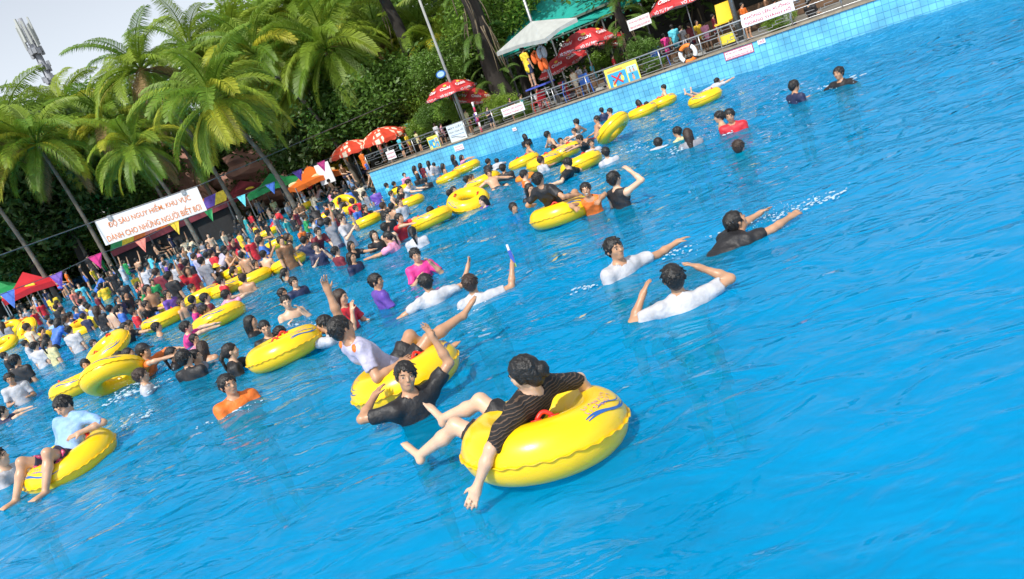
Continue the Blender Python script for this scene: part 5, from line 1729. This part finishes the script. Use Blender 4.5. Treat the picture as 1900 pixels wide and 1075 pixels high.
# black stage
sg = empty('stage', G(570, 352, .1)); tag(sg, 'black stepped stage between the shallows and the tents', 'stage')
sx = (G(690, 318, .1) - G(470, 398, .1)).normalized(); sy = Vector((-sx.y, sx.x, 0)); Rs = Matrix((sx, sy, Vector((0, 0, 1)))).transposed()
BLK = mat('stage_black', (.018, .018, .02), .7, .3, 2)
for k in range(4): MB().box(sy * (2.2 + 1.1 * k) + Vector((0, 0, .14 + .16 * k)), (13.5 - k, 1.1, .34 + .32 * k), Rs).build('step', BLK, sg)
MB().box(sy * 7.6 + Vector((0, 0, 1.3)), (13, .3, 2.6), Rs).build('back_panel', BLK, sg)
sign_b = empty('white_board', D(603, 322, 45)); tag(sign_b, 'white notice board on the black stage behind a crimson pennant', 'board')
MB().box((0, 0, 0), (.95, .06, 1.2), Rs).build('panel', WHITE, sign_b)
for s in (-.4, .4): MB().tube([sx * s, sx * s - Vector((0, 0, sign_b.location.z - .6))], .03, 5).build('leg', STEEL, sign_b)
# blue steps at the edge of the shallows
for k, (px, py) in enumerate([(240, 492), (300, 470), (118, 540)]):
    q = G(px, py, .1); o = empty('step_block', q); tag(o, ['blue painted step block before the palm trunk under the banner', 'blue painted step block under the right half of the banner', 'blue painted step block at the far left shallows'][k], 'step', 'blue step blocks')
    MB().box((0, 0, .12), (2.2, 1.0, .34), Rs).build('lower_step', mat('step_blue', (.04, .22, .52), .6, .15), o)
    MB().box(sy * .6 + Vector((0, 0, .3)), (2.2, .6, .5), Rs).build('upper_step', mat('step_blue', (.04, .22, .52)), o)
# people along the shore and on the stage
random.seed(9)
SHOREP = '''
313 438 46 120 stand tee navy short
285 456 45 60 bench none white short
295 448 46 100 bench tee black short
270 478 44 60 stand tee black short
205 490 43 80 stand tee black short
228 486 44 40 bench tee green tail
335 440 47 150 stand none white short
350 432 48 60 bench tee lilac tail
160 474 44 20 stand tee black short
146 492 42 60 stand tee black short
168 500 42 100 stand tee yellow short
120 505 42 60 stand tee orange short
100 512 41 100 bench tee red short
185 480 46 100 stand tee green short
240 470 47 100 stand tee grey short
380 424 48 40 stand tee purple tail
362 420 50 60 stand tee black short
525 345 47 20 stand tee black short
540 338 47 40 stand tee black short
553 344 46 60 stand tee orange short
575 312 48 60 stand tee white short
590 304 48 100 stand tee black short
562 320 46 140 stand tee red short
632 308 44 130 bench tee brown short
660 300 42 60 bench tee black tail
668 282 44 60 stand tee orange short
610 336 43 60 bench none white short
415 404 49 60 stand tee green short
475 372 48 150 stand tee grey tail
425 370 52 60 stand tee black short
82 540 40 120 stand tee navy short
60 548 39 60 stand tee silver tail
30 566 38 60 stand tee black short
'''
for ln in SHOREP.strip().splitlines():
    x, y, d_, f, pn, top, c, hair = ln.split(); x, y, d_, f = float(x), float(y), float(d_), float(f)
    P = D(x, y, d_)
    _, J = body_mesh(pn, .022, False)
    person(x, y, 0, f, pn, top, c, hair, random.choice(['black', 'navy', 'blue']), .95 if pn == 'bench' else min(1.12, max(.7, (P.z - .08) / 1.5)), .022, False, 'on the shore below the tents' if x > 400 else 'on the shore behind the crowd at left', at=P)

# ================================================================ water gun, splashes
PISTOL = mat('gun_blue', (.06, .12, .5), .4, .1)
_g = [d for d in PEOPLE if d['pose'] == 'gunner'][0]['o']; _, J = body_mesh('gunner', HQ, True)
wg = empty('water_gun', _g.matrix_world @ (Vector(J['rwr']) + Vector(J['rfd']) * .09)); wg.scale = (.85,) * 3; tag(wg, 'blue and white toy water gun held up by the boy in white', 'water gun')
MB().box((0, 0, .05), (.05, .07, .2)).build('tank', PISTOL, wg); MB().box((0, 0, -.07), (.045, .06, .09)).build('grip', mat('gun_lime', (.4, .6, .1), .4), wg)
MB().tube([(0, 0, .15), (0, .02, .24)], .018, 8).build('nozzle', WHITE, wg)
MB().box((0.028, 0, .08), (.004, .05, .06)).build('label_patch', WHITE, wg)
FOAM = mat('splash_foam', (.62, .76, .84), .12, .1, 10, transl=.4)
def splash(px, py, n_, rad_, hgt, label, z=0.0):
    o = empty('splash', G(px, py, z)); rnd = random.Random(int(px)); P = []; g_ = max(.42, min(1.0, (o.location - CPOS).length / 15))
    for j in range(max(4, n_ // 22)):                       # ragged sheets of foam with drops thrown off
        a, r = rnd.uniform(0, 6.28), rad_ * rnd.random() ** .6
        c = np.array([r * math.cos(a) * 1.7, r * math.sin(a), 0.0]); el = rnd.uniform(0, 3.14)
        for i in range(9):
            q = c + np.array([math.cos(el) * .035 * i + rnd.gauss(0, .04), math.sin(el) * .022 * i + rnd.gauss(0, .02), .01 + hgt * .5 * rnd.random() ** 3])
            s_ = rnd.uniform(.008, .024) * g_
            P.append(ellip(q, (s_ * 1.7, s_ * 1.3, s_ * .55), None, .018 * g_))
    for i in range(n_ // 3):
        a, r = rnd.uniform(0, 6.28), rad_ * rnd.random() ** .7
        q = np.array([r * math.cos(a) * 1.7, r * math.sin(a), .01 + hgt * rnd.random() ** 1.8])
        s_ = rnd.uniform(.008, .012) * g_; P.append(ellip(q, (s_, s_, s_), None, .004))
    me = sdf_mesh('foam', P, max(.0055, .011 * g_) if rad_ < .6 else .015)
    tag(link('foam', me, o, None, FOAM), kind='stuff'); tag(o, label, 'splash', 'splashes on the water')
for a in [(1470, 395, 160, .30, .12, 'splash at the hands of the swimmer in black'), (1430, 405, 120, .26, .10, 'splash before the face of the swimmer in black'), (690, 385, 260, .8, .7, 'tall splash in the shallows near the far end of the wall'), (265, 725, 220, .5, .16, 'splash beside the upright ring on the left'),
          (232, 790, 120, .35, .12, 'splash at the right hand of the boy in light blue'), (430, 560, 140, .5, .12, 'splash right of the boy in pink'), (875, 318, 140, .6, .12, 'splash left of the ring pile'), (1150, 285, 160, .5, .14, 'splash beside the swimmer in white near the pile'),
          (1290, 268, 160, .5, .12, 'splash around the girl with the wet ponytail'), (600, 590, 90, .4, .08, 'splash right of the boy holding the girls ring'), (195, 622, 120, .4, .14, 'splash beside the upright rings in the left crowd'), (1540, 165, 100, .5, .08, 'splash around the boy furthest right'), (1262, 575, 60, .28, .03, 'thin foam at the back of the boy holding his head'), (1150, 512, 40, .22, .03, 'thin foam at the chest of the boy pointing right'), (770, 765, 50, .26, .03, 'thin foam before the boy in the black polo'), (440, 768, 40, .22, .03, 'thin foam before the young man in orange'), (1310, 455, 60, .35, .04, 'thin foam along the back of the swimmer in black'), (880, 570, 40, .25, .03, 'thin foam behind the boy with the water gun')]:
    splash(*a)
# ================================================================ palms and trees
FROND_G = mat('frond_green', (.13, .25, .022), .5, .25, 1.2, rnd=(.27, .36, .03), transl=.35)
FROND_Y = mat('frond_yellow', (.46, .43, .03), .5, .25, 1.2, rnd=(.36, .40, .03), transl=.35)
FROND_B = mat('frond_dry', (.22, .14, .06), .7, .3, 1.5, rnd=(.28, .19, .08), transl=.2)
TRUNK = mat('palm_bark', (.13, .115, .095), .9, .35, 3, .6, bscale=9)
DTRUNK = mat('dark_bark', (.026, .022, .019), .95, .4, 2, .8, bscale=8)
def frond_mesh(e0, bend, L, seed, nl=68):
    rnd = random.Random(seed); b = MB(); N = 14
    pts = [Vector((0, 0, 0))]; tans = []
    for i in range(N):
        u = (i + .5) / N
        e = e0 - bend * u ** 1.25
        t_ = Vector((math.cos(e), 0.02 * math.sin(u * 5 + seed), math.sin(e))); tans.append(t_)
        pts.append(pts[-1] + t_ * L / N)
    b.tube(pts, [.05 * (1 - .9 * i / N) + .005 for i in range(N + 1)], 4)
    for s in (-1, 1):
        for k in range(nl):
            u = .14 + .86 * (k + rnd.random() * .6) / nl
            i = min(N - 1, int(u * N)); f = u * N - i
            p = pts[i].lerp(pts[i + 1], f); t_ = tans[i]
            ln = L * .26 * (math.sin(math.pi * min(1, .10 + u * .86)) ** .55) * rnd.uniform(.85, 1.1)
            side = Vector((0, s, 0)); upv = t_.cross(side) * -s
            if upv.z < 0: upv = -upv
            d0 = (t_ * (.55 + .35 * u) + side * .85 + upv * .28).normalized()
            d1 = (d0 + Vector((0, 0, -.85 - .5 * rnd.random()))).normalized()
            w_ = t_ * .021
            a0, m0 = p, p + d0 * ln * .5
            e_ = m0 + d1 * ln * .55
            b.add([a0 - w_ * .6, a0 + w_ * .6, m0 + w_, m0 - w_, e_], [(0, 1, 2, 3), (3, 2, 4)])
    me = b.mesh('frond', False, False)
    return me
LF = 3.7
FR = {'up': [frond_mesh(rad(72), rad(70), LF, 1), frond_mesh(rad(62), rad(80), LF, 2)],
      'mid': [frond_mesh(rad(42), rad(95), LF, 3), frond_mesh(rad(30), rad(85), LF, 4), frond_mesh(rad(20), rad(90), LF, 9)],
      'low': [frond_mesh(rad(-5), rad(75), LF, 5), frond_mesh(rad(-30), rad(55), LF * .95, 6)]}
def palm(crown, lean, sc, label, seed, nf=22, yel=.2, coco=True, rtr=.13):
    rnd = random.Random(seed)
    base = Vector((crown.x + lean[0], crown.y + lean[1], .05))
    o = empty('coconut_palm', base)
    N = 10; pts = []; rs = []
    h_ = crown - base
    for i in range(N + 1):
        u = i / N
        bow = Vector((lean[0], lean[1], 0)) * (-.22 * math.sin(math.pi * u))
        pts.append(h_ * u + bow * -1); rs.append(rtr * (1.35 if i == 0 else 1.0 - .38 * u))
    # rings on the trunk
    P2, R2 = [], []
    M_ = 44
    for i in range(M_ + 1):
        u = i / M_ * N; k = min(N - 1, int(u)); f = u - k
        P2.append(pts[k].lerp(pts[k + 1], f)); R2.append((rs[k] * (1 - f) + rs[k + 1] * f) * (1.06 if i % 2 else .97))
    MB().tube(P2, R2, 9).build('trunk', TRUNK, o, True)
    a = rnd.random() * 6.28
    for k in range(nf):
        u = k / nf
        kind = 'up' if u < .2 else ('mid' if u < .58 else 'low')
        a += 2.399963
        me = rnd.choice(FR[kind])
        s_ = sc * rnd.uniform(.85, 1.1)
        mx = Matrix.Translation(h_ + Vector((0, 0, .05))) @ Matrix.Rotation(a, 4, 'Z') @ Matrix.Rotation(rnd.uniform(-.15, .15), 4, 'Y') @ Matrix.Rotation(rnd.uniform(-.35, .35), 4, 'X') @ Matrix.Scale(s_, 4)
        link('frond', me, o, mx, FROND_B if (kind == 'low' and rnd.random() < .10) else FROND_Y if (rnd.random() < yel and kind != 'up') else FROND_G)
    if coco:
        for k in range(6):
            q = k * 1.05 + a
            link('coconut', COCO, o, Matrix.Translation(h_ + Vector((math.cos(q) * .2, math.sin(q) * .2, -.22 - .1 * (k % 2)))), mat('coconut_green', (.16, .15, .04), .6, .3))
    tag(o, label, 'palm tree', 'coconut palms behind the pool')
    return o
COCO = ball(.12, .12, .15, 8, 5).mesh('coconut', True)
PALMS = [  # crown picture point, distance, lean, size, label
    (262, 132, 42, (1.6, 0), 1.0, 'coconut palm with dark trunk standing tallest against the sky, right of the mast', 24, .22),
    (398, 192, 36, (1.4, .5), 1.02, 'coconut palm with broad drooping crown above the right end of the banner', 24, .2),
    (474, 104, 44, (2.6, 0), 1.05, 'coconut palm with spiky yellow crown and a leaning grey trunk', 20, .5),
    (608, 92, 44, (1.0, 1), 1.15, 'coconut palm with coconuts above the dark bushes', 24, .2),
    (352, 92, 52, (1, 1), 1.1, 'coconut palm with upright crown between the two front palms', 20, .15),
    (12, 252, 46, (1.0, 0), 1.25, 'coconut palm at the left edge with a grey leaning trunk behind the pennants', 24, .35),
    (-105, 262, 40, (1.4, 0), 1.1, 'coconut palm mostly outside the left edge, its trunk crossing the red tent', 18, .3),
    (700, 70, 50, (.5, 1), 1.2, 'coconut palm behind the thick dark trunk', 22, .2),
    (775, 62, 47, (.6, 1), 1.05, 'coconut palm right of the thick dark trunk', 22, .3),
    (545, 22, 58, (.5, 1), 1.2, 'coconut palm cut by the upper edge near the sky', 20, .1),
    (650, 8, 56, (.5, 1), 1.2, 'coconut palm cut by the upper edge above the bushes', 20, .15),
    (120, 205, 55, (.6, 1), 1.15, 'coconut palm low behind the mast', 20, .15),
    (205, 225, 46, (1.0, 0), 1.05, 'coconut palm left of the tall palm, crown lower down', 22, .35),
    (300, 215, 48, (.8, 0), 1.0, 'coconut palm between the tall palm and the broad one, in their shade', 20, .2),
    (70, 270, 42, (.6, 0), 1.0, 'coconut palm low at left behind the leaning trunk', 20, .3),
    (840, 22, 52, (.4, 0), 1.1, 'coconut palm above the hanging roots', 20, .3),
    (562, 150, 47, (.8, .5), 1.0, 'coconut palm drooping over the dark bushes left of the orange parasols', 22, .3),
    (642, 128, 49, (.6, .5), 1.0, 'coconut palm above the dense dark green tree', 22, .25),
    (735, 108, 51, (.5, .5), 1.0, 'coconut palm close left of the thick dark trunk', 20, .3),
    (500, 45, 57, (.5, 1), 1.1, 'coconut palm behind the spiky yellow crown', 20, .2),
    (435, 78, 53, (.8, 1), 1.0, 'coconut palm left of the spiky yellow crown', 20, .25),
    (600, 30, 60, (.5, 1), 1.2, 'coconut palm right of the light green feathery tree', 20, .2),
    (825, 85, 45, (.4, 0), .9, 'coconut palm between the lamp pole and the hanging roots', 20, .35),
    (250, 275, 40, (.9, 0), .8, 'small coconut palm behind the left end of the banner', 18, .25),
]
for k, (x, y, d_, ln, sc, lab, nf, yl) in enumerate(PALMS):
    palm(D(x, y, d_), ln, sc * 1.02, lab, 100 + k, nf + 9, yl, k % 2 == 1 or k < 4)

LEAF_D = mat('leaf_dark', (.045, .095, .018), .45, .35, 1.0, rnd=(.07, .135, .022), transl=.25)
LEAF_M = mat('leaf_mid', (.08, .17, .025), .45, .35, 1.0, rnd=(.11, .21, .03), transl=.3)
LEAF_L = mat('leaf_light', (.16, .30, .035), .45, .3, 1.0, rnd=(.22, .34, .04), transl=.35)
def crown_mesh(seed, n, leaf, flat=.8):
    rng = np.random.default_rng(seed)
    nc = max(12, n // 45)
    d = rng.normal(size=(nc, 3)); d /= np.linalg.norm(d, axis=1)[:, None]
    r = rng.uniform(.35, 1.0, nc) ** .5
    c = d * r[:, None] * np.array([1, 1, flat])
    c *= (1 + .25 * np.sin(d[:, :1] * 5 + seed) * np.cos(d[:, 1:2] * 4))
    ci = rng.integers(0, nc, n)
    p = c[ci] + rng.normal(size=(n, 3)) * .13
    a = rng.normal(size=(n, 3)); a[:, 2] -= .25; a /= np.linalg.norm(a, axis=1)[:, None]
    b = rng.normal(size=(n, 3)); b -= a * (a * b).sum(1)[:, None]; b /= np.linalg.norm(b, axis=1)[:, None]
    s = leaf * rng.uniform(.7, 1.3, (n, 1))
    v = np.stack([p - a * s, p + b * s * .42, p + a * s, p - b * s * .42], 1).reshape(-1, 3)
    me = bpy.data.meshes.new('crown')
    me.vertices.add(4 * n); me.vertices.foreach_set('co', v.ravel())
    me.loops.add(4 * n); me.loops.foreach_set('vertex_index', np.arange(4 * n))
    me.polygons.add(n); me.polygons.foreach_set('loop_start', np.arange(0, 4 * n, 4))
    me.update(); me.validate()
    return me
CROWNS = [crown_mesh(1, 9000, .062), crown_mesh(2, 9000, .055), crown_mesh(3, 12000, .045), crown_mesh(4, 7000, .07)]
def tree(px, py, d_, rx, rz_, label, M, ci=0, zf=.05, cat='tree', name='leafy_tree', trunk=True, ry=None, at=None):
    c = at if at is not None else D(px, py, d_)
    o = empty(name, Vector((c.x, c.y, zf)))
    h_ = c.z - zf
    rnd = random.Random(int(px * 7 + py))
    if trunk:
        P = [Vector((0, 0, 0)), Vector((.1, 0, h_ * .4)), Vector((0, .1, h_ * .8)), Vector((0, 0, h_ + rz_ * .3))]
        t_ = MB(); t_.tube(P, [.22 * rx / 2.5 + .06, .17 * rx / 2.5 + .04, .11 * rx / 2.5 + .03, .03], 8)
        for k in range(6):
            a = rnd.random() * 6.28; z0 = h_ * (.45 + .08 * k)
            t_.tube([Vector((0, 0, z0)), Vector((math.cos(a) * rx * .35, math.sin(a) * rx * .35, z0 + rz_ * .3)), Vector((math.cos(a) * rx * .75, math.sin(a) * rx * .75, z0 + rz_ * .5))], [.09, .06, .02], 5)
        t_.build('trunk', DTRUNK, o, True)
    mx = Matrix.Translation((0, 0, h_)) @ Matrix.Rotation(rnd.random() * 6.28, 4, 'Z') @ Matrix.Diagonal((rx, ry or rx, rz_, 1))
    link('crown', CROWNS[ci], o, mx, M)
    tag(o, label, cat, 'leafy trees behind the pool' if cat == 'tree' else 'bushes behind the pool')
    return o
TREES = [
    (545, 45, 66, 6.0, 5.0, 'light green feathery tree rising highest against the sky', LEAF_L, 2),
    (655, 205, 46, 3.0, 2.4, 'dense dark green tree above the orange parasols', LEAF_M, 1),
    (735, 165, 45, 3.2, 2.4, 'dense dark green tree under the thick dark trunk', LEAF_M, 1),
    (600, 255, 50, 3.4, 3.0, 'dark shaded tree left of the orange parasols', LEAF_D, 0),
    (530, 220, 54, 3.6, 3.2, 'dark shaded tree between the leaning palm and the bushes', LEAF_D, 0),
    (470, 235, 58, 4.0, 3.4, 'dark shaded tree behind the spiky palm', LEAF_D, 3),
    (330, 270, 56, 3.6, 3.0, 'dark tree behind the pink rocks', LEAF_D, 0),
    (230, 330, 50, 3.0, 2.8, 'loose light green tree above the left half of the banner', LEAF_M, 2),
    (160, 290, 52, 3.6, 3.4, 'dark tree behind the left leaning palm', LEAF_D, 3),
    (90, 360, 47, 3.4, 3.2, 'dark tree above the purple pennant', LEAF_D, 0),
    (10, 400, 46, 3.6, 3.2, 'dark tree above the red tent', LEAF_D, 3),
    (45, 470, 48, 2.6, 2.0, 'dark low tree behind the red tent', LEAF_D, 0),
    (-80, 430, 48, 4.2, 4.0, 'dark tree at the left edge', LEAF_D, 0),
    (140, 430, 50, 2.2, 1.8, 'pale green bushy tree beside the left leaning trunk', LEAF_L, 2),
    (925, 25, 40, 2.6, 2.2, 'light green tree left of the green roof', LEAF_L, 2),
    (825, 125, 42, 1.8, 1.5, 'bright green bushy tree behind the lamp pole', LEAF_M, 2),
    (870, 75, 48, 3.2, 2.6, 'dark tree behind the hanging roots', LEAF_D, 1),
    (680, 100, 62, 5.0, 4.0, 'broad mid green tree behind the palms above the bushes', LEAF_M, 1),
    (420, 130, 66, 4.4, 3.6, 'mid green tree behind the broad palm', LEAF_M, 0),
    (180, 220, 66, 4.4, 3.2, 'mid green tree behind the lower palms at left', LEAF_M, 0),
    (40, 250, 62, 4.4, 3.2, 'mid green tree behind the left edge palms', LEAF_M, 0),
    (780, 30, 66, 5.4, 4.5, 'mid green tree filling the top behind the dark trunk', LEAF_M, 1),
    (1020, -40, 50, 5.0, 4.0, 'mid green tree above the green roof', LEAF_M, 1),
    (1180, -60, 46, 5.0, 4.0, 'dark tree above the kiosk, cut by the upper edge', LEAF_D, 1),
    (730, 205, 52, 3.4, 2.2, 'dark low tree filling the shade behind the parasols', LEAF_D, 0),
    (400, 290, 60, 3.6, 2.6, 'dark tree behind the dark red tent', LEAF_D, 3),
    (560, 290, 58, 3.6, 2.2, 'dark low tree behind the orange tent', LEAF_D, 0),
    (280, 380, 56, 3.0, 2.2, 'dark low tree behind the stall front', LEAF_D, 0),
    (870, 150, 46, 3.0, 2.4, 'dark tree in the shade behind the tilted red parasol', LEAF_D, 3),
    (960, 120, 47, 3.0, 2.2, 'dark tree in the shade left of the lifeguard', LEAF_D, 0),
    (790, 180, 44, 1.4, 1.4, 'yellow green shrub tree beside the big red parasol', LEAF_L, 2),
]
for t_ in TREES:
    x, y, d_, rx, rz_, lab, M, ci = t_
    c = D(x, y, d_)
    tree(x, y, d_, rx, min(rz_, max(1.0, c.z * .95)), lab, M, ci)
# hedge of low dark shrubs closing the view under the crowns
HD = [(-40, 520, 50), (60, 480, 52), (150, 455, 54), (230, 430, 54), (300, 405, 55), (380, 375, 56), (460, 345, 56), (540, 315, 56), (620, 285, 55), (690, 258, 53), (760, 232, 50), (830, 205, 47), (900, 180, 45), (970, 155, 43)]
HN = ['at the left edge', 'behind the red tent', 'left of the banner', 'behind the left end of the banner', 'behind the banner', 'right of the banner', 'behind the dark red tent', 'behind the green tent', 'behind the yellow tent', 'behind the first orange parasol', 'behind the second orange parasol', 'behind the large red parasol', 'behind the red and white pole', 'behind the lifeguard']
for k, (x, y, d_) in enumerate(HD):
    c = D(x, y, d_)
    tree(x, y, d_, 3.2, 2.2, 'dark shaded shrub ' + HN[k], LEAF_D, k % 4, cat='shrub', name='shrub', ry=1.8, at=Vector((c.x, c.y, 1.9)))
# thick dark trunks with limbs leaving the frame, aerial roots and ferns
def big_tree(bx, by, off, tx, ty, r, label, seed, roots=0, ferns=0, zone=.5):
    rnd = random.Random(seed)
    d = K(bx, by, off); base = Wp(wt(bx, by, off), off, WALL_Z if off < 16 else .05)
    top = K(tx, ty, off); top = top + (top - base) * (.45 if seed != 2 else 1.0)
    o = empty('banyan_tree', base); v = top - base
    N = 12; P = [v * (i / N) + Vector((math.sin(i * 1.1 + seed) * .12, 0, 0)) for i in range(N + 1)]
    MB().tube(P, [r * (1.5 - .5 * min(1, i / 3)) * (1 - .25 * i / N) * (1 + .06 * math.sin(i * 2.2)) for i in range(N + 1)], 12).build('trunk', DTRUNK, o, True)
    for k in range(5):
        a = rnd.random() * 6.28; s_ = v * (.72 + .07 * k)
        e_ = s_ + Vector((math.cos(a) * 3, math.sin(a) * 3, 2.0))
        MB().tube([s_, (s_ + e_) / 2 + Vector((0, 0, .3)), e_], [r * .45, r * .3, r * .12], 7).build('limb', DTRUNK, o, True)
    if seed != 3: link('crown', CROWNS[seed % 4], o, Matrix.Translation(v * 1.05 + Vector((0, 0, 1.2))) @ Matrix.Diagonal((4.5, 4.5, 2.6, 1)), LEAF_M)
    for k in range(roots):
        a = rnd.uniform(0, 6.28); s_ = v * rnd.uniform(zone - .1, zone + .25) + Vector((math.cos(a) * r * 1.1, math.sin(a) * r * 1.1, 0))
        ln = rnd.uniform(.8, 2.2)
        P = [s_ + Vector((math.sin(i * .9 + k) * .06 + i * .05 * math.cos(a), i * .05 * math.sin(a), -ln * i / 5)) for i in range(6)]
        MB().tube(P, [.035 - .004 * i for i in range(6)], 5).build('aerial_root', mat('root_brown', (.14, .11, .07), .9, .3), o, True)
    for k in range(ferns):
        a = rnd.uniform(0, 6.28); s_ = v * rnd.uniform(zone - .25, zone + .25) + Vector((math.cos(a) * r, math.sin(a) * r, 0))
        link('fern_leaf', FR['mid'][k % 3] if k % 2 else FR['low'][0], o, Matrix.Translation(s_) @ Matrix.Rotation(a, 4, 'Z') @ Matrix.Scale(rnd.uniform(.22, .42), 4), FERN)
    tag(o, label, 'tree')
FERN = mat('fern_green', (.08, .18, .03), .5, .3, 2, rnd=(.15, .25, .04), transl=.35)
big_tree(800, 205, 9, 716, 0, .36, 'thick dark bare trunk crossing the palms left of the lamp pole', 1, 4, 0)
big_tree(935, 175, 4.5, 868, 0, .42, 'thick dark trunk hung with roots and ferns left of the white shade', 2, 22, 46, .36)
big_tree(1172, 120, 3.6, 1146, 0, .20, 'fern-covered trunk right of the green roof', 3, 8, 40, .42)
big_tree(1318, 60, 8, 1290, 0, .24, 'dark trunk behind the red parasol at the upper edge', 6, 2, 6, .5)
# planted foliage behind the rail
for k, (x, y, off, s_) in enumerate([(845, 195, 2.6, .9), (800, 215, 3.2, .8), (925, 200, 2.2, .8), (1190, 95, 2.0, .6), (1115, 120, 4.4, .8), (975, 215, 1.4, .5), (1445, 40, 1.6, .5), (1215, 135, 1.2, .4), (780, 240, 4, .9)]):
    p = K(x, y, off)
    o = empty('shrub', Vector((p.x, p.y, WALL_Z + .01))); link('crown', CROWNS[k % 4], o, Matrix.Translation((0, 0, max(.3, p.z - WALL_Z))) @ Matrix.Diagonal((s_, s_, s_ * .8, 1)), LEAF_M if k % 2 else LEAF_L)
    for q in range(3): MB().tube([(0, 0, 0), (.1 * (q - 1), .05 * q, max(.3, p.z - WALL_Z))], .02, 5).build('stem', DTRUNK, o)
    tag(o, 'leafy green shrub ' + ['under the large red parasol', 'left of the large red parasol', 'by the hanging roots', 'at the foot of the fern-covered trunk', 'behind the yellow picture sign', 'low behind the railing sign', 'behind the red-lettered sign', 'behind the railing left of the life ring', 'left of the pool section sign'][k], 'shrub', 'shrubs on the deck')

# ================================================================ pink rocks, mast with antennas
ROCK = mat('pink_rock', (.42, .22, .17), .9, .25, 1.0, .8, bscale=3)
def rock(px, py, d_, s_, label, seed):
    bm = bmesh.new(); bmesh.ops.create_icosphere(bm, subdivisions=3, radius=1.0)
    rnd = random.Random(seed); f1, f2 = rnd.uniform(1.5, 3), rnd.uniform(3, 5)
    for v in bm.verts:
        q = v.co.copy()
        k = 1 + .22 * math.sin(q.x * f1 + seed) * math.cos(q.y * f2) + .16 * math.sin(q.z * f2 * 1.3 + q.x * 2) + .08 * math.sin(q.y * 9 + q.z * 7)
        v.co = Vector((q.x * s_[0], q.y * s_[1], q.z * s_[2])) * k
    me = bpy.data.meshes.new('rock_mass'); bm.to_mesh(me); bm.free(); me.materials.append(ROCK)
    p = D(px, py, d_); o = empty('rock_formation', Vector((p.x, p.y, .05))); link('rock_mass', me, o, Matrix.Translation((0, 0, p.z - .05)))
    bs = me.copy(); link('rock_base', bs, o, Matrix.Translation((.3, .4, max(.4, (p.z - .05) * .4))) @ Matrix.Diagonal((1.2, 1.1, max(.5, p.z * .28), 1)))
    tag(o, label, 'rock')
rock(322, 305, 53, (1.1, .9, 1.9), 'tall pink artificial rock between the palm trunks above the banner', 1)
rock(478, 292, 54, (2.4, 1.2, 1.2), 'wide pink artificial rock left of the leaning trunk', 2)
rock(300, 345, 52, (.9, .8, .7), 'small pink artificial rock just above the banner', 3)
rock(425, 345, 56, (1.6, 1.0, 1.2), 'pink artificial rock behind the dark red tent', 4)
tw_top, tw_bot = D(45, 45, 110), D(108, 185, 110)
tb = Vector(((tw_top.x + tw_bot.x) / 2, (tw_top.y + tw_bot.y) / 2, 0))
mt = empty('antenna_mast', tb); tag(mt, 'grey phone mast with white antenna panels against the sky', 'mast')
Ht = tw_top.z
GM = mat('mast_grey', (.28, .30, .34), .6, .15, .5)
MB().tube([(0, 0, 0), (0, 0, Ht * .6), (0, 0, Ht + .5)], [.62, .45, .3], 10).build('shaft', GM, mt, True)
WP = mat('antenna_white', (.46, .49, .48), .5, .05)
for k in range(9):
    a = k * 6.283 / 9 + .2; r_ = .95
    c = Vector((math.cos(a) * r_, math.sin(a) * r_, Ht - 1.2 - .5 * (k % 3)))
    MB().box(c, (.2, .3, 3.2), Matrix.Rotation(a, 3, 'Z')).build('antenna_panel', WP, mt)
    MB().tube([Vector((0, 0, c.z - .9)), c - Vector((0, 0, .9))], .06, 5).build('bracket', GM, mt)
for z_, n_ in ((Ht - 4.2, 10), (Ht - 6.4, 7), (Ht - 8.2, 6)):
    for k in range(n_):
        a = k * 6.283 / n_ + z_; c = Vector((math.cos(a) * .75, math.sin(a) * .75, z_ + .4 * math.sin(k * 3)))
        MB().box(c, (.4, .5, .75), Matrix.Rotation(a, 3, 'Z')).build('radio_unit', GM, mt)
for k in range(3): MB().tube([(.5 * math.cos(k * 2), .5 * math.sin(k * 2), 0), (.45 * math.cos(k * 2), .45 * math.sin(k * 2), Ht - 3)], .06, 5).build('cable_run', mat('mast_dark', (.08, .08, .1), .7), mt)
c0 = Vector((-.6, 0, Ht - 10.5)); MB().tube([c0 + Vector((0, 0, 0)), c0 + Vector((-.9, 0, 0)), c0 + Vector((-.9, 0, .5))], .05, 5).build('side_arm', GM, mt)
# ================================================================ what sets each person apart
CN = dict(sky='light blue', cyan='turquoise', silver='pale grey', lilac='lilac', salmon='coral', beige='beige')
PT = dict(stand='standing', stand_turn='turning', bend='with bent arms', fold='with folded arms', face='covering the face', wave='one arm up', spread='with arms spread', reach='reaching forward', push='bending to push',
          hang='leaning on the arms', brow='shading the eyes', sit='seated in a ring', sit_low='lying back in a ring', bench='sitting', prone='swimming flat', stoop='stooping', belly='lying face down on a ring')
HT = dict(long='long-haired', wetlong='wet-haired', tail='ponytailed', cap='capped', hat='sun-hatted', wet='wet-haired', fringe='', short='', bun='')
groups = {}
for d in PEOPLE:
    if d['extra']: d['o']['label'] = d['extra']; continue
    c = CN.get(d['c'], d['c'])
    w = ('%s ' % HT[d['hair']] if HT[d['hair']] else '') + 'person ' + ('without a shirt' if d['top'] == 'none' else 'in %s %s' % (c, 'vest' if d['top'] == 'vest' else 'shirt')) + ' ' + PT[d['pose']]
    groups.setdefault((w, d['place']), []).append(d)
ORD = ['leftmost', 'second from left', 'third from left', 'fourth from left', 'fifth from left', 'sixth from left', 'seventh from left', 'eighth from left', 'ninth from left', 'tenth from left']
for (w, pl), L in groups.items():
    L.sort(key=lambda d: d['x'])
    for i, d in enumerate(L):
        d['o']['label'] = ('%s %s' % (w, pl)) + (', ' + ORD[i] if len(L) > 1 else '')
